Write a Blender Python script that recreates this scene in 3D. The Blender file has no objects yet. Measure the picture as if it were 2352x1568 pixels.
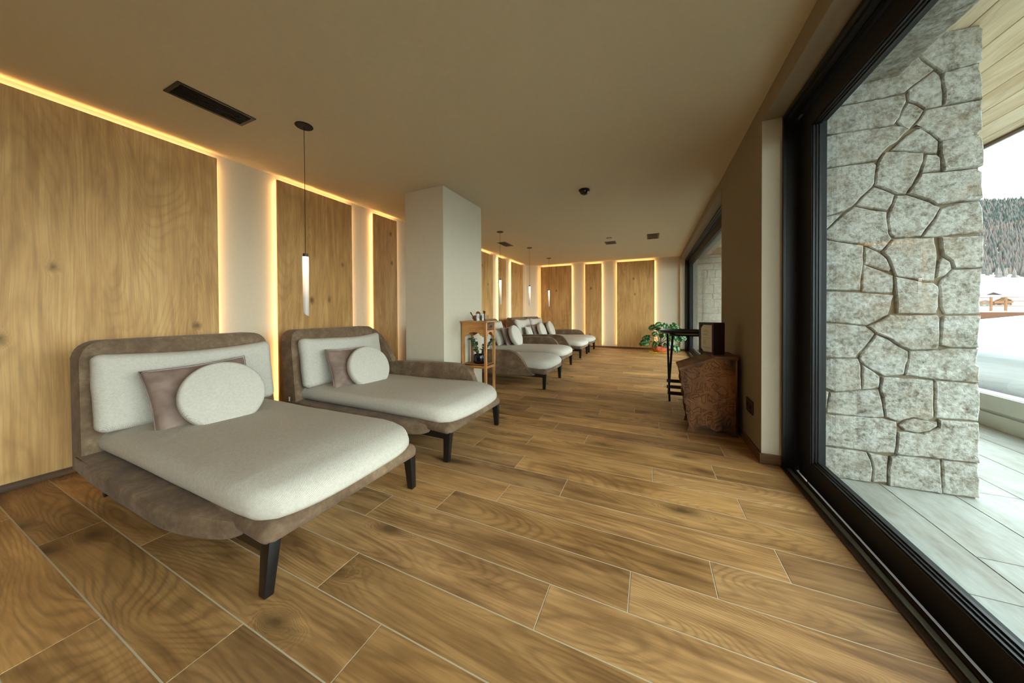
import bpy, bmesh, math, random
SKY = 3.2
GLOW = 2.4
EXPO = 0.3
from mathutils import Vector, Matrix, noise as mn
random.seed(7)
S = bpy.context.scene
COL = S.collection
PI = math.pi

# ------------------------------------------------------------------ helpers
def tag(o, label=None, cat=None, group=None, kind=None):
    if label: o['label'] = label
    if cat: o['category'] = cat
    if group: o['group'] = group
    if kind: o['kind'] = kind
    return o

def link_mesh(name, me, mat=None, parent=None, smooth=None):
    o = bpy.data.objects.new(name, me)
    COL.objects.link(o)
    if mat:
        for m in (mat if isinstance(mat, (list, tuple)) else [mat]):
            me.materials.append(m)
    if parent: o.parent = parent
    if smooth is not None:
        for p in me.polygons: p.use_smooth = True
        if smooth < 179: me.set_sharp_from_angle(angle=math.radians(smooth))
    return o

def obj(name, bm, mat=None, parent=None, smooth=None):
    bmesh.ops.recalc_face_normals(bm, faces=bm.faces[:])
    me = bpy.data.meshes.new(name)
    bm.to_mesh(me); bm.free()
    return link_mesh(name, me, mat, parent, smooth)

def empty(name, loc, rz=0):
    o = bpy.data.objects.new(name, None); COL.objects.link(o)
    o.location = loc; o.rotation_euler = (0, 0, rz); o.empty_display_size = .1
    return o

def struct(name, bm, mat, parent=None, smooth=None):
    o = obj(name, bm, mat, parent, smooth)
    if not parent: o['kind'] = 'structure'
    return o

def box(bm, x0, x1, y0, y1, z0, z1, bev=0, seg=2):
    r = bmesh.ops.create_cube(bm, size=1)
    vs = r['verts']
    for v in vs:
        v.co = Vector(((x0 + x1) / 2 + v.co.x * (x1 - x0), (y0 + y1) / 2 + v.co.y * (y1 - y0), (z0 + z1) / 2 + v.co.z * (z1 - z0)))
    if bev:
        es = list({e for v in vs for e in v.link_edges})
        bmesh.ops.bevel(bm, geom=es, offset=bev, segments=seg, affect='EDGES', profile=.6)
    return vs

def B(*a, **k):
    bm = bmesh.new(); box(bm, *a, **k); return bm

def bar(bm, p, q, w, d, bev=0, w2=None, d2=None, up=(0, 0, 1)):
    p = Vector(p); q = Vector(q); ax = (q - p); L = ax.length; ax.normalize()
    u = Vector(up)
    if abs(ax.dot(u)) > .98: u = Vector((1, 0, 0))
    s = ax.cross(u).normalized(); t = s.cross(ax).normalized()
    w2 = w if w2 is None else w2; d2 = d if d2 is None else d2
    vs = []
    for c, ww, dd in ((p, w, d), (q, w2, d2)):
        for a, b in ((-1, -1), (1, -1), (1, 1), (-1, 1)):
            vs.append(bm.verts.new(c + s * a * ww / 2 + t * b * dd / 2))
    fs = [bm.faces.new(vs[0:4][::-1]), bm.faces.new(vs[4:8])]
    for i in range(4):
        j = (i + 1) % 4
        fs.append(bm.faces.new((vs[i], vs[j], vs[4 + j], vs[4 + i])))
    if bev:
        es = list({e for f in fs for e in f.edges})
        bmesh.ops.bevel(bm, geom=es, offset=bev, segments=2, affect='EDGES', profile=.6)

def tube(bm, pts, rad, n=8, cap=True):
    pts = [Vector(p) for p in pts]
    rs = rad if isinstance(rad, (list, tuple)) else [rad] * len(pts)
    rings = []
    pr = None
    for i, p in enumerate(pts):
        a = pts[max(0, i - 1)]; b = pts[min(len(pts) - 1, i + 1)]
        t = (b - a).normalized()
        if pr is None:
            u = Vector((0, 0, 1)) if abs(t.z) < .9 else Vector((1, 0, 0))
            s = t.cross(u).normalized()
        else:
            s = (pr - t * pr.dot(t)).normalized()
        pr = s
        w = t.cross(s)
        rings.append([bm.verts.new(p + (s * math.cos(2 * PI * k / n) + w * math.sin(2 * PI * k / n)) * rs[i]) for k in range(n)])
    for i in range(len(rings) - 1):
        for k in range(n):
            bm.faces.new((rings[i][k], rings[i][(k + 1) % n], rings[i + 1][(k + 1) % n], rings[i + 1][k]))
    if cap:
        bm.faces.new(rings[0][::-1]); bm.faces.new(rings[-1])

def lathe(bm, prof, c=(0, 0, 0), n=32, close=True):
    rings = []
    for r, z in prof:
        if r < 1e-5:
            rings.append([bm.verts.new((c[0], c[1], c[2] + z))])
        else:
            rings.append([bm.verts.new((c[0] + r * math.cos(2 * PI * k / n), c[1] + r * math.sin(2 * PI * k / n), c[2] + z)) for k in range(n)])
    for a, b in zip(rings, rings[1:]):
        for k in range(n):
            k2 = (k + 1) % n
            if len(a) == 1 and len(b) == 1: continue
            if len(a) == 1: bm.faces.new((a[0], b[k2], b[k]))
            elif len(b) == 1: bm.faces.new((a[k], a[k2], b[0]))
            else: bm.faces.new((a[k], a[k2], b[k2], b[k]))

def prism(bm, poly, axis, t0, t1, bev=0, seg=3):
    """extrude a 2D outline; axis 'y': poly=(x,z); axis 'x': poly=(y,z); axis 'z': poly=(x,y)"""
    def P(a, b, t):
        return {'y': (a, t, b), 'x': (t, a, b), 'z': (a, b, t)}[axis]
    v0 = [bm.verts.new(P(a, b, t0)) for a, b in poly]
    v1 = [bm.verts.new(P(a, b, t1)) for a, b in poly]
    f0 = bm.faces.new(v0); f1 = bm.faces.new(v1[::-1])
    n = len(poly)
    for i in range(n):
        j = (i + 1) % n
        bm.faces.new((v0[j], v0[i], v1[i], v1[j]))
    if bev:
        es = list(set(list(f0.edges) + list(f1.edges)))
        bmesh.ops.bevel(bm, geom=es, offset=bev, segments=seg, affect='EDGES', profile=.5, clamp_overlap=True)
    return bm

def smooth_poly(pts, it=2):
    for _ in range(it):
        out = []
        n = len(pts)
        for i in range(n):
            a = pts[i]; b = pts[(i + 1) % n]
            out.append((a[0] * .75 + b[0] * .25, a[1] * .75 + b[1] * .25))
            out.append((a[0] * .25 + b[0] * .75, a[1] * .25 + b[1] * .75))
        pts = out
    return pts

def rbox(bm, c, size, r, nseg=5, nflat=6, fn=None):
    """rounded box with dense grids; r may be a tuple per axis; fn(Vector local)->Vector"""
    h = [s / 2 for s in size]
    rr = r if isinstance(r, (tuple, list)) else (r, r, r)
    ax = []
    for i in range(3):
        R = min(rr[i], h[i])
        inner = h[i] - R
        l = []
        for k in range(nseg, 0, -1): l.append(-inner - R * math.tan(PI / 4 * k / nseg))
        m = [(-inner + 2 * inner * k / nflat) for k in range(nflat + 1)] if inner > 1e-4 else [0]
        l += m
        for k in range(1, nseg + 1): l.append(inner + R * math.tan(PI / 4 * k / nseg))
        ax.append(l)
    N = [len(a) for a in ax]
    cache = {}
    def V(i, j, k):
        key = (i, j, k)
        if key in cache: return cache[key]
        p = [ax[0][i], ax[1][j], ax[2][k]]
        q = []; d = []
        for t in range(3):
            inn = h[t] - min(rr[t], h[t])
            qq = max(-inn, min(inn, p[t])); q.append(qq)
            R = min(rr[t], h[t])
            d.append((p[t] - qq) / R if R > 0 else 0)
        L = math.sqrt(sum(x * x for x in d))
        if L > 0:
            for t in range(3): q[t] += d[t] / L * min(rr[t], h[t])
        v = Vector(q)
        if fn: v = fn(v)
        cache[key] = bm.verts.new(v + Vector(c))
        return cache[key]
    def grid(fixed, val, a, b, flip):
        for i in range(N[a] - 1):
            for j in range(N[b] - 1):
                ids = []
                for di, dj in ((0, 0), (1, 0), (1, 1), (0, 1)):
                    t = [0, 0, 0]; t[fixed] = val; t[a] = i + di; t[b] = j + dj
                    ids.append(V(*t))
                if len(set(ids)) < 3: continue
                bm.faces.new(ids[::-1] if flip else ids)
    grid(2, N[2] - 1, 0, 1, False); grid(2, 0, 0, 1, True)
    grid(0, N[0] - 1, 1, 2, False); grid(0, 0, 1, 2, True)
    grid(1, N[1] - 1, 0, 2, True); grid(1, 0, 0, 2, False)
    return bm

def copy_tree(o, parent=None):
    c = o.copy(); COL.objects.link(c)
    if parent: c.parent = parent
    for ch in list(o.children): copy_tree(ch, c)
    return c

# ------------------------------------------------------------------ materials
def mat(name):
    m = bpy.data.materials.new(name); m.use_nodes = True
    nt = m.node_tree; nt.nodes.clear()
    out = nt.nodes.new('ShaderNodeOutputMaterial')
    return m, nt, out
def N(nt, t, **k):
    n = nt.nodes.new(t)
    for a, b in k.items():
        if a in n.inputs.keys() if hasattr(n.inputs, 'keys') else False: n.inputs[a].default_value = b
        else:
            try: setattr(n, a, b)
            except Exception: n.inputs[a].default_value = b
    return n
def srgb(r, g, b):
    f = lambda c: ((c / 255 + .055) / 1.055) ** 2.4 if c > 10 else c / 255 / 12.92
    return (f(r), f(g), f(b), 1)
def ramp(nt, fac, stops, interp='LINEAR'):
    n = nt.nodes.new('ShaderNodeValToRGB'); cr = n.color_ramp; cr.interpolation = interp
    while len(cr.elements) > len(stops): cr.elements.remove(cr.elements[-1])
    while len(cr.elements) < len(stops): cr.elements.new(.5)
    for e, (p, c) in zip(cr.elements, stops):
        e.position = p; e.color = c if len(c) == 4 else (*c, 1)
    nt.links.new(fac, n.inputs['Fac']); return n.outputs['Color']
def mixc(nt, fac, a, b, mode='MIX'):
    n = nt.nodes.new('ShaderNodeMix'); n.data_type = 'RGBA'; n.blend_type = mode
    for s, v in ((n.inputs[0], fac), (n.inputs[6], a), (n.inputs[7], b)):
        if hasattr(v, 'links'): nt.links.new(v, s)
        else: s.default_value = v
    return n.outputs[2]
def mth(nt, op, a, b=0.0, c=None):
    n = nt.nodes.new('ShaderNodeMath'); n.operation = op
    for i, v in enumerate((a, b) if c is None else (a, b, c)):
        if hasattr(v, 'links'): nt.links.new(v, n.inputs[i])
        else: n.inputs[i].default_value = v
    return n.outputs[0]
def mapping(nt, vec, scale=(1, 1, 1), loc=(0, 0, 0)):
    n = nt.nodes.new('ShaderNodeMapping'); n.inputs['Scale'].default_value = scale; n.inputs['Location'].default_value = loc
    nt.links.new(vec, n.inputs['Vector']); return n.outputs['Vector']
def noise(nt, vec, scale=5, detail=3, rough=.5, dist=0):
    n = nt.nodes.new('ShaderNodeTexNoise'); n.inputs['Scale'].default_value = scale; n.inputs['Detail'].default_value = detail
    n.inputs['Roughness'].default_value = rough; n.inputs['Distortion'].default_value = dist
    nt.links.new(vec, n.inputs['Vector']); return n.outputs['Fac']
def coords(nt, which='Object'):
    n = nt.nodes.new('ShaderNodeTexCoord'); return n.outputs[which]
def bump(nt, h, strength=.3, dist=.01):
    n = nt.nodes.new('ShaderNodeBump'); n.inputs['Strength'].default_value = strength; n.inputs['Distance'].default_value = dist
    nt.links.new(h, n.inputs['Height']); return n.outputs['Normal']
def princ(nt, out, color, rough=.6, normal=None, spec=.5, metal=0, **k):
    p = nt.nodes.new('ShaderNodeBsdfPrincipled')
    for s, v in (('Base Color', color), ('Roughness', rough), ('Specular IOR Level', spec), ('Metallic', metal)):
        if hasattr(v, 'links'): nt.links.new(v, p.inputs[s])
        else: p.inputs[s].default_value = v
    if normal: nt.links.new(normal, p.inputs['Normal'])
    for a, b in k.items(): p.inputs[a.replace('_', ' ')].default_value = b
    nt.links.new(p.outputs[0], out.inputs['Surface']); return p
def flat(name, c, rough=.6, spec=.5, metal=0, bumpscale=None, bstr=.2, bd=.002, var=0):
    m, nt, out = mat(name); nrm = None; col = c
    if bumpscale:
        v = coords(nt); nz = noise(nt, v, bumpscale, 4)
        nrm = bump(nt, nz, bstr, bd)
        if var:
            col = ramp(nt, noise(nt, v, bumpscale * .2, 3), [(.3, tuple(x * (1 - var) for x in c[:3])), (.7, tuple(x * (1 + var) for x in c[:3]))])
    princ(nt, out, col, rough, nrm, spec, metal); return m

def m_wood(name, light, mid, dark, ringN=22, along=(.9, 7.0), fine=(3, 160), rough=.45, use_attr=True, knots=.75, spec=.5, ringstr=.5, coat=0, ksc=(1.35, 2.6), streak=.25, warp=.12, sat=1.0, rp=3.0, amin=.15, kr=3.1, kst=.95):
    """wood seen along U of the UV map (metres); per-piece random in colour attribute 'rnd'"""
    m, nt, out = mat(name)
    uv = nt.nodes.new('ShaderNodeUVMap').outputs['UV']
    at = nt.nodes.new('ShaderNodeAttribute'); at.attribute_name = 'rnd'
    sep = nt.nodes.new('ShaderNodeSeparateColor'); nt.links.new(at.outputs['Color'], sep.inputs[0])
    off = nt.nodes.new('ShaderNodeCombineXYZ')
    nt.links.new(mth(nt, 'MULTIPLY', sep.outputs[0], 37), off.inputs[0]); nt.links.new(mth(nt, 'MULTIPLY', sep.outputs[1], 23), off.inputs[1])
    nt.links.new(mth(nt, 'MULTIPLY', sep.outputs[2], 11), off.inputs[2])
    va = nt.nodes.new('ShaderNodeVectorMath'); va.operation = 'ADD'; nt.links.new(uv, va.inputs[0]); nt.links.new(off.outputs[0], va.inputs[1])
    P = va.outputs[0]
    # knots
    vk = nt.nodes.new('ShaderNodeTexVoronoi'); vk.voronoi_dimensions = '2D'; vk.inputs['Scale'].default_value = 1.0; vk.inputs['Randomness'].default_value = .62
    nt.links.new(mapping(nt, P, (ksc[0], ksc[1], 1)), vk.inputs['Vector'])
    kd = vk.outputs['Distance']
    sc = nt.nodes.new('ShaderNodeSeparateColor'); nt.links.new(vk.outputs['Color'], sc.inputs[0])
    gate = mth(nt, 'GREATER_THAN', sc.outputs[0], knots)
    kd2 = mth(nt, 'ADD', kd, mth(nt, 'MULTIPLY_ADD', noise(nt, mapping(nt, P, (9, 14, 1)), 1.0, 2, .6), .16, -.08))
    kprox = mth(nt, 'MULTIPLY', mth(nt, 'MAXIMUM', mth(nt, 'SUBTRACT', 1.0, mth(nt, 'MULTIPLY', kd2, kr)), 0.0), gate)
    n1 = noise(nt, mapping(nt, P, (along[0], along[1], 1)), 1.0, 1.6, .42, .5)
    field = mth(nt, 'ADD', n1, mth(nt, 'MULTIPLY', mth(nt, 'POWER', kprox, 2.0), .30))
    wob = noise(nt, mapping(nt, P, (14, 60, 1)), 1.0, 2)
    ph = mth(nt, 'ADD', mth(nt, 'MULTIPLY', field, ringN * 2 * PI), mth(nt, 'MULTIPLY', wob, 2.2))
    rings = mth(nt, 'POWER', mth(nt, 'MULTIPLY_ADD', mth(nt, 'SINE', ph), .5, .5), rp)
    amp = ramp(nt, noise(nt, mapping(nt, P, (1.6, 4, 1), (5, 2, 0)), 1.0, 2), [(.32, (amin, amin, amin)), (.54, (1, 1, 1))])
    wn = noise(nt, mapping(nt, P, (1.3, 2.2, 1), (7, 1, 0)), 1.0, 1.5)
    wv = nt.nodes.new('ShaderNodeCombineXYZ'); nt.links.new(mth(nt, 'ADD', mth(nt, 'MULTIPLY_ADD', wn, warp, -warp / 2), mth(nt, 'MULTIPLY', mth(nt, 'POWER', kprox, 2.0), .05)), wv.inputs[1])
    vb = nt.nodes.new('ShaderNodeVectorMath'); vb.operation = 'ADD'; nt.links.new(P, vb.inputs[0]); nt.links.new(wv.outputs[0], vb.inputs[1]); P2 = vb.outputs[0]
    grain = noise(nt, mapping(nt, P2, (fine[0], fine[1], 1)), 1.0, 4, .65)
    mid_s = noise(nt, mapping(nt, P2, (1.6, 20, 1), (1, 4, 0)), 1.0, 3, .6)
    broad = noise(nt, mapping(nt, P2, (1.4, 4.0, 1), (3, 9, 0)), 1.0, 4, .6)
    base = ramp(nt, mth(nt, 'ADD', mth(nt, 'MULTIPLY', broad, 1 - streak), mth(nt, 'MULTIPLY', mid_s, streak)), [(.38, dark), (.49, mid), (.60, light)])
    dk = tuple(x * .42 for x in dark[:3]) + (1,)
    c = mixc(nt, mth(nt, 'MULTIPLY', mth(nt, 'MULTIPLY', rings, amp), ringstr), base, dk)
    c = mixc(nt, ramp(nt, grain, [(.34, (.32, .32, .32)), (.58, (0, 0, 0))]), c, tuple(x * .62 for x in dark[:3]) + (1,))
    kn = noise(nt, mapping(nt, P2, (9, 16, 1)), 1.0, 3, .6)
    stain = ramp(nt, mth(nt, 'MULTIPLY', mth(nt, 'POWER', kprox, 2.2), mth(nt, 'MULTIPLY_ADD', kn, 1.6, .2)), [(.05, (0, 0, 0)), (.30, (kst * .45, kst * .45, kst * .45)), (.80, (kst, kst, kst))])
    c = mixc(nt, stain, c, tuple(x * .24 for x in dark[:3]) + (1,))
    if use_attr:
        hsv = nt.nodes.new('ShaderNodeHueSaturation'); nt.links.new(c, hsv.inputs['Color'])
        nt.links.new(mth(nt, 'MULTIPLY_ADD', sep.outputs[1], .40, .80), hsv.inputs['Value'])
        nt.links.new(mth(nt, 'MULTIPLY_ADD', sep.outputs[0], .05, .97), hsv.inputs['Saturation'])
        c = hsv.outputs[0]
    nrm = bump(nt, mth(nt, 'ADD', mth(nt, 'MULTIPLY', rings, -.4), grain), .25, .0012)
    rg = mth(nt, 'MULTIPLY_ADD', grain, .18, rough - .09)
    princ(nt, out, c, rg, nrm, spec)
    return m

MF = m_wood('floor_wood_tile', srgb(202, 154, 98), srgb(176, 130, 80), srgb(132, 93, 54), ringN=52, along=(.50, 2.6), fine=(2.5, 110), rough=.45, knots=.70, spec=.42, ringstr=.36, streak=.42, warp=.10, ksc=(1.5, 3.4), rp=2.2, amin=.12, kr=3.6, kst=.72)
MP = m_wood('oak_panel', srgb(222, 174, 112), srgb(208, 158, 98), srgb(184, 136, 82), ringN=38, along=(.32, 1.9), fine=(1.6, 120), rough=.55, use_attr=False, knots=.76, spec=.3, ringstr=.18, ksc=(2.2, 3.2), streak=.5, warp=.05, kr=6.0, kst=.8)
MS = m_wood('soffit_wood', srgb(244, 224, 190), srgb(232, 208, 170), srgb(214, 184, 142), ringN=12, along=(.5, 4), rough=.7, knots=.9, spec=.2, ringstr=.25, use_attr=False)
MST = m_wood('stand_wood', srgb(214, 152, 88), srgb(192, 128, 68), srgb(138, 84, 40), ringN=10, along=(1.2, 9), rough=.5, knots=.9, use_attr=False, ringstr=.3)
MLE = m_wood('old_carved_wood', srgb(158, 108, 66), srgb(124, 80, 46), srgb(84, 52, 30), ringN=6, along=(1.2, 4), rough=.6, knots=.8, use_attr=False, ringstr=.5)
M_base = m_wood('baseboard_wood', srgb(140, 98, 56), srgb(112, 76, 42), srgb(80, 52, 28), ringN=10, rough=.5, knots=.9, use_attr=False)
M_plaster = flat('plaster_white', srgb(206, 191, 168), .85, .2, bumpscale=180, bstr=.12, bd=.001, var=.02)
M_wallshade = flat('plaster_shaded', srgb(140, 124, 104), .9, .15, bumpscale=140, bstr=.1, bd=.001, var=.02)  # darkened wall colour: the shade of the window wall is put into it
M_ceil = flat('plaster_ceiling', srgb(205, 191, 164), .9, .15, bumpscale=140, bstr=.1, bd=.001, var=.02)
M_black = flat('black_anodised', srgb(24, 22, 22), .38, .5)
M_blackmatt = flat('black_matt', srgb(16, 15, 15), .6, .4)
M_legs = flat('black_lacquered_wood', srgb(20, 17, 17), .32, .5)
M_alu = flat('aluminium_track', srgb(170, 175, 172), .35, .5, .6)
M_bronze = flat('bronze_profile', srgb(70, 52, 36), .5, .4, .3)
M_grout = flat('grout', srgb(200, 182, 156), .9, .2)
M_white = flat('white_tag', srgb(225, 225, 222), .7)
M_snow = flat('snow', srgb(246, 250, 252), .8, .2, bumpscale=.6, bstr=.5, bd=.2, var=.015)
M_conc = flat('concrete', srgb(222, 226, 222), .85, .3, bumpscale=20, bstr=.3, bd=.003, var=.08)
M_corten = flat('corten_steel', srgb(92, 60, 44), .85, .2, bumpscale=3, bstr=.1, var=.1)
M_chalet = flat('chalet_wood', srgb(110, 76, 50), .8, .2, bumpscale=2, var=.15)
M_chaletw = flat('chalet_plaster', srgb(150, 146, 140), .9, .2)
M_chaletd = flat('dark_gable_wood', srgb(84, 72, 70), .9, .2)
M_greenleaf = None

def m_suede():
    m, nt, out = mat('taupe_suede'); v = coords(nt)
    a = noise(nt, v, 6, 5, .62); b = noise(nt, v, 45, 3, .6)
    c = ramp(nt, mth(nt, 'ADD', mth(nt, 'MULTIPLY', a, .75), mth(nt, 'MULTIPLY', b, .25)), [(.34, srgb(90, 68, 50)), (.52, srgb(116, 92, 70)), (.68, srgb(144, 118, 92))])
    p = princ(nt, out, c, .82, bump(nt, b, .15, .002), .25)
    p.inputs['Sheen Weight'].default_value = .08; p.inputs['Sheen Roughness'].default_value = .4
    return m
M_suede = m_suede()
def m_fabric(name, c1, c2, scale=1.0):
    m, nt, out = mat(name); v = coords(nt)
    w1 = nt.nodes.new('ShaderNodeTexWave'); w1.bands_direction = 'DIAGONAL'; w1.inputs['Scale'].default_value = 95 * scale; w1.inputs['Distortion'].default_value = 1.5; w1.inputs['Detail'].default_value = 1
    nt.links.new(v, w1.inputs['Vector'])
    a = noise(nt, v, 420 * scale, 2, .6); b = noise(nt, v, 70, 2)
    h = mth(nt, 'ADD', mth(nt, 'MULTIPLY', w1.outputs['Fac'], .55), mth(nt, 'MULTIPLY', a, .8))
    c = ramp(nt, mth(nt, 'ADD', mth(nt, 'MULTIPLY', h, .6), mth(nt, 'MULTIPLY', b, .3)), [(.25, c2), (.75, c1)])
    wr = noise(nt, mapping(nt, v, (5, 2.2, 5)), 1.0, 2, .4, .5)
    n1 = bump(nt, wr, .22, .03)
    nb = nt.nodes.new('ShaderNodeBump'); nb.inputs['Strength'].default_value = .35; nb.inputs['Distance'].default_value = .0015
    nt.links.new(h, nb.inputs['Height']); nt.links.new(n1, nb.inputs['Normal'])
    princ(nt, out, c, .92, nb.outputs[0], .15); return m
M_fab = m_fabric('oatmeal_weave', srgb(208, 197, 182), srgb(160, 148, 135))
M_piping = flat('piping_fabric', srgb(186, 174, 158), .9, .15)
def m_velvet():
    m, nt, out = mat('taupe_velvet'); v = coords(nt)
    a = noise(nt, v, 9, 3); wr = noise(nt, mapping(nt, v, (3, 14, 14)), 1.0, 2, .5, 1.0)
    c = ramp(nt, a, [(.35, srgb(116, 92, 80)), (.65, srgb(140, 114, 100))])
    p = princ(nt, out, c, .6, bump(nt, wr, .35, .02), .3)
    p.inputs['Sheen Weight'].default_value = .5; p.inputs['Sheen Roughness'].default_value = .35
    return m
M_velvet = m_velvet()
def m_stone():
    m, nt, out = mat('granite_stone'); v = coords(nt)
    a = noise(nt, v, 5, 5, .6); b = noise(nt, v, 42, 5, .7); d = noise(nt, v, 13, 5, .68)
    c = ramp(nt, mth(nt, 'ADD', mth(nt, 'MULTIPLY', b, .55), mth(nt, 'MULTIPLY', d, .45)), [(.36, srgb(98, 90, 78)), (.45, srgb(146, 140, 128)), (.54, srgb(178, 175, 166)), (.68, srgb(204, 202, 194))])
    c = mixc(nt, ramp(nt, a, [(.48, (0, 0, 0)), (.7, (.45, .45, .45))]), c, srgb(146, 126, 98))
    h = mth(nt, 'ADD', mth(nt, 'MULTIPLY', d, .8), mth(nt, 'MULTIPLY', b, .35))
    princ(nt, out, c, .9, bump(nt, h, .6, .025), .2); return m
M_stone = m_stone()
M_mortar = flat('stone_mortar', srgb(128, 114, 92), .95, .1, bumpscale=60, bstr=.5, bd=.005, var=.1)
def m_deck():
    m, nt, out = mat('grey_deck_tile'); v = coords(nt)
    at = nt.nodes.new('ShaderNodeAttribute'); at.attribute_name = 'rnd'
    va = nt.nodes.new('ShaderNodeVectorMath'); va.operation = 'MULTIPLY_ADD'; nt.links.new(at.outputs['Color'], va.inputs[0]); va.inputs[1].default_value = (30, 30, 30); nt.links.new(v, va.inputs[2])
    a = noise(nt, mapping(nt, va.outputs[0], (4.5, 1.1, 1)), 1.3, 5, .6); b = noise(nt, mapping(nt, va.outputs[0], (40, 9, 1)), 1, 4, .6)
    c = ramp(nt, mth(nt, 'ADD', mth(nt, 'MULTIPLY', a, .7), mth(nt, 'MULTIPLY', b, .3)), [(.36, srgb(126, 122, 112)), (.5, srgb(150, 150, 142)), (.66, srgb(172, 175, 170))])
    princ(nt, out, c, .5, bump(nt, b, .2, .002), .4); return m
M_deck = m_deck()
def emis(name, c, s):
    m, nt, out = mat(name); e = nt.nodes.new('ShaderNodeEmission'); e.inputs[0].default_value = c; e.inputs[1].default_value = s
    nt.links.new(e.outputs[0], out.inputs['Surface']); return m
LED = 24.0
M_led = emis('warm_led', (1, .62, .24, 1), LED)
def m_tube():
    m, nt, out = mat('frosted_light_tube'); v = coords(nt, 'Generated')
    s = nt.nodes.new('ShaderNodeSeparateXYZ'); nt.links.new(v, s.inputs[0])
    st = ramp(nt, s.outputs[2], [(0, (.03, .022, .016)), (.3, (.08, .056, .038)), (.65, (.28, .21, .14)), (.85, (.8, .64, .46)), (1, (1, .86, .68))])
    e = nt.nodes.new('ShaderNodeEmission'); nt.links.new(st, e.inputs[0]); e.inputs[1].default_value = 6.0
    p = nt.nodes.new('ShaderNodeBsdfPrincipled'); p.inputs['Base Color'].default_value = srgb(225, 220, 210); p.inputs['Roughness'].default_value = .25
    a = nt.nodes.new('ShaderNodeMixShader'); a.inputs[0].default_value = .55
    nt.links.new(p.outputs[0], a.inputs[1]); nt.links.new(e.outputs[0], a.inputs[2]); nt.links.new(a.outputs[0], out.inputs['Surface']); return m
M_tube = m_tube()
def m_glass(name='window_glass', tint=(.93, .97, .96, 1)):
    m, nt, out = mat(name)
    t = nt.nodes.new('ShaderNodeBsdfTransparent'); t.inputs[0].default_value = tint
    g = nt.nodes.new('ShaderNodeBsdfGlossy'); g.inputs['Roughness'].default_value = 0.0
    lw = nt.nodes.new('ShaderNodeLayerWeight'); lw.inputs[0].default_value = .5
    f = mth(nt, 'MULTIPLY_ADD', mth(nt, 'POWER', lw.outputs['Facing'], 5.0), .90, .035)
    mx = nt.nodes.new('ShaderNodeMixShader'); nt.links.new(f, mx.inputs[0])
    nt.links.new(t.outputs[0], mx.inputs[1]); nt.links.new(g.outputs[0], mx.inputs[2]); nt.links.new(mx.outputs[0], out.inputs['Surface']); return m
M_glass = m_glass()
M_jar = m_glass('clear_jar_glass', (.95, .96, .95, 1))

def set_rnd(o, fn=None):
    me = o.data
    at = me.color_attributes.new('rnd', 'FLOAT_COLOR', 'CORNER')
    return at
def uv_planar(o, ua, va, rnd=None):
    """UV in metres: ua/va are axis indices of local coordinates; rnd per object"""
    me = o.data; me.uv_layers.new(name='UVMap'); me.color_attributes.new('rnd', 'FLOAT_COLOR', 'CORNER')
    uv = me.uv_layers['UVMap']; at = me.color_attributes['rnd']
    r = rnd or (random.random(), random.random(), random.random(), 1)
    for l in me.loops:
        c = me.vertices[l.vertex_index].co
        uv.data[l.index].uv = (c[ua], c[va]); at.data[l.index].color = r
def uv_box(o, long_axis, rnd=None):
    me = o.data; me.uv_layers.new(name='UVMap'); me.color_attributes.new('rnd', 'FLOAT_COLOR', 'CORNER')
    uv = me.uv_layers['UVMap']; at = me.color_attributes['rnd']
    r = rnd or (random.random(), random.random(), random.random(), 1)
    oth = [a for a in range(3) if a != long_axis]
    for p in me.polygons:
        n = [abs(x) for x in p.normal]
        k = n.index(max(n))
        for li in p.loop_indices:
            c = me.vertices[me.loops[li].vertex_index].co
            if k == long_axis: u, v = c[oth[0]], c[oth[1]]
            else:
                u = c[long_axis]; v = c[[a for a in oth if a != k][0]]
            uv.data[li].uv = (u, v + k * .7); at.data[li].color = r

# ------------------------------------------------------------------ room
ZC = 2.635; XL = -3.78; XP = -3.722; XR = .74; YB = 9.80; YN = -3.2
Y1 = 2.82; Y2 = 4.235; Y3 = 9.72
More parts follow.
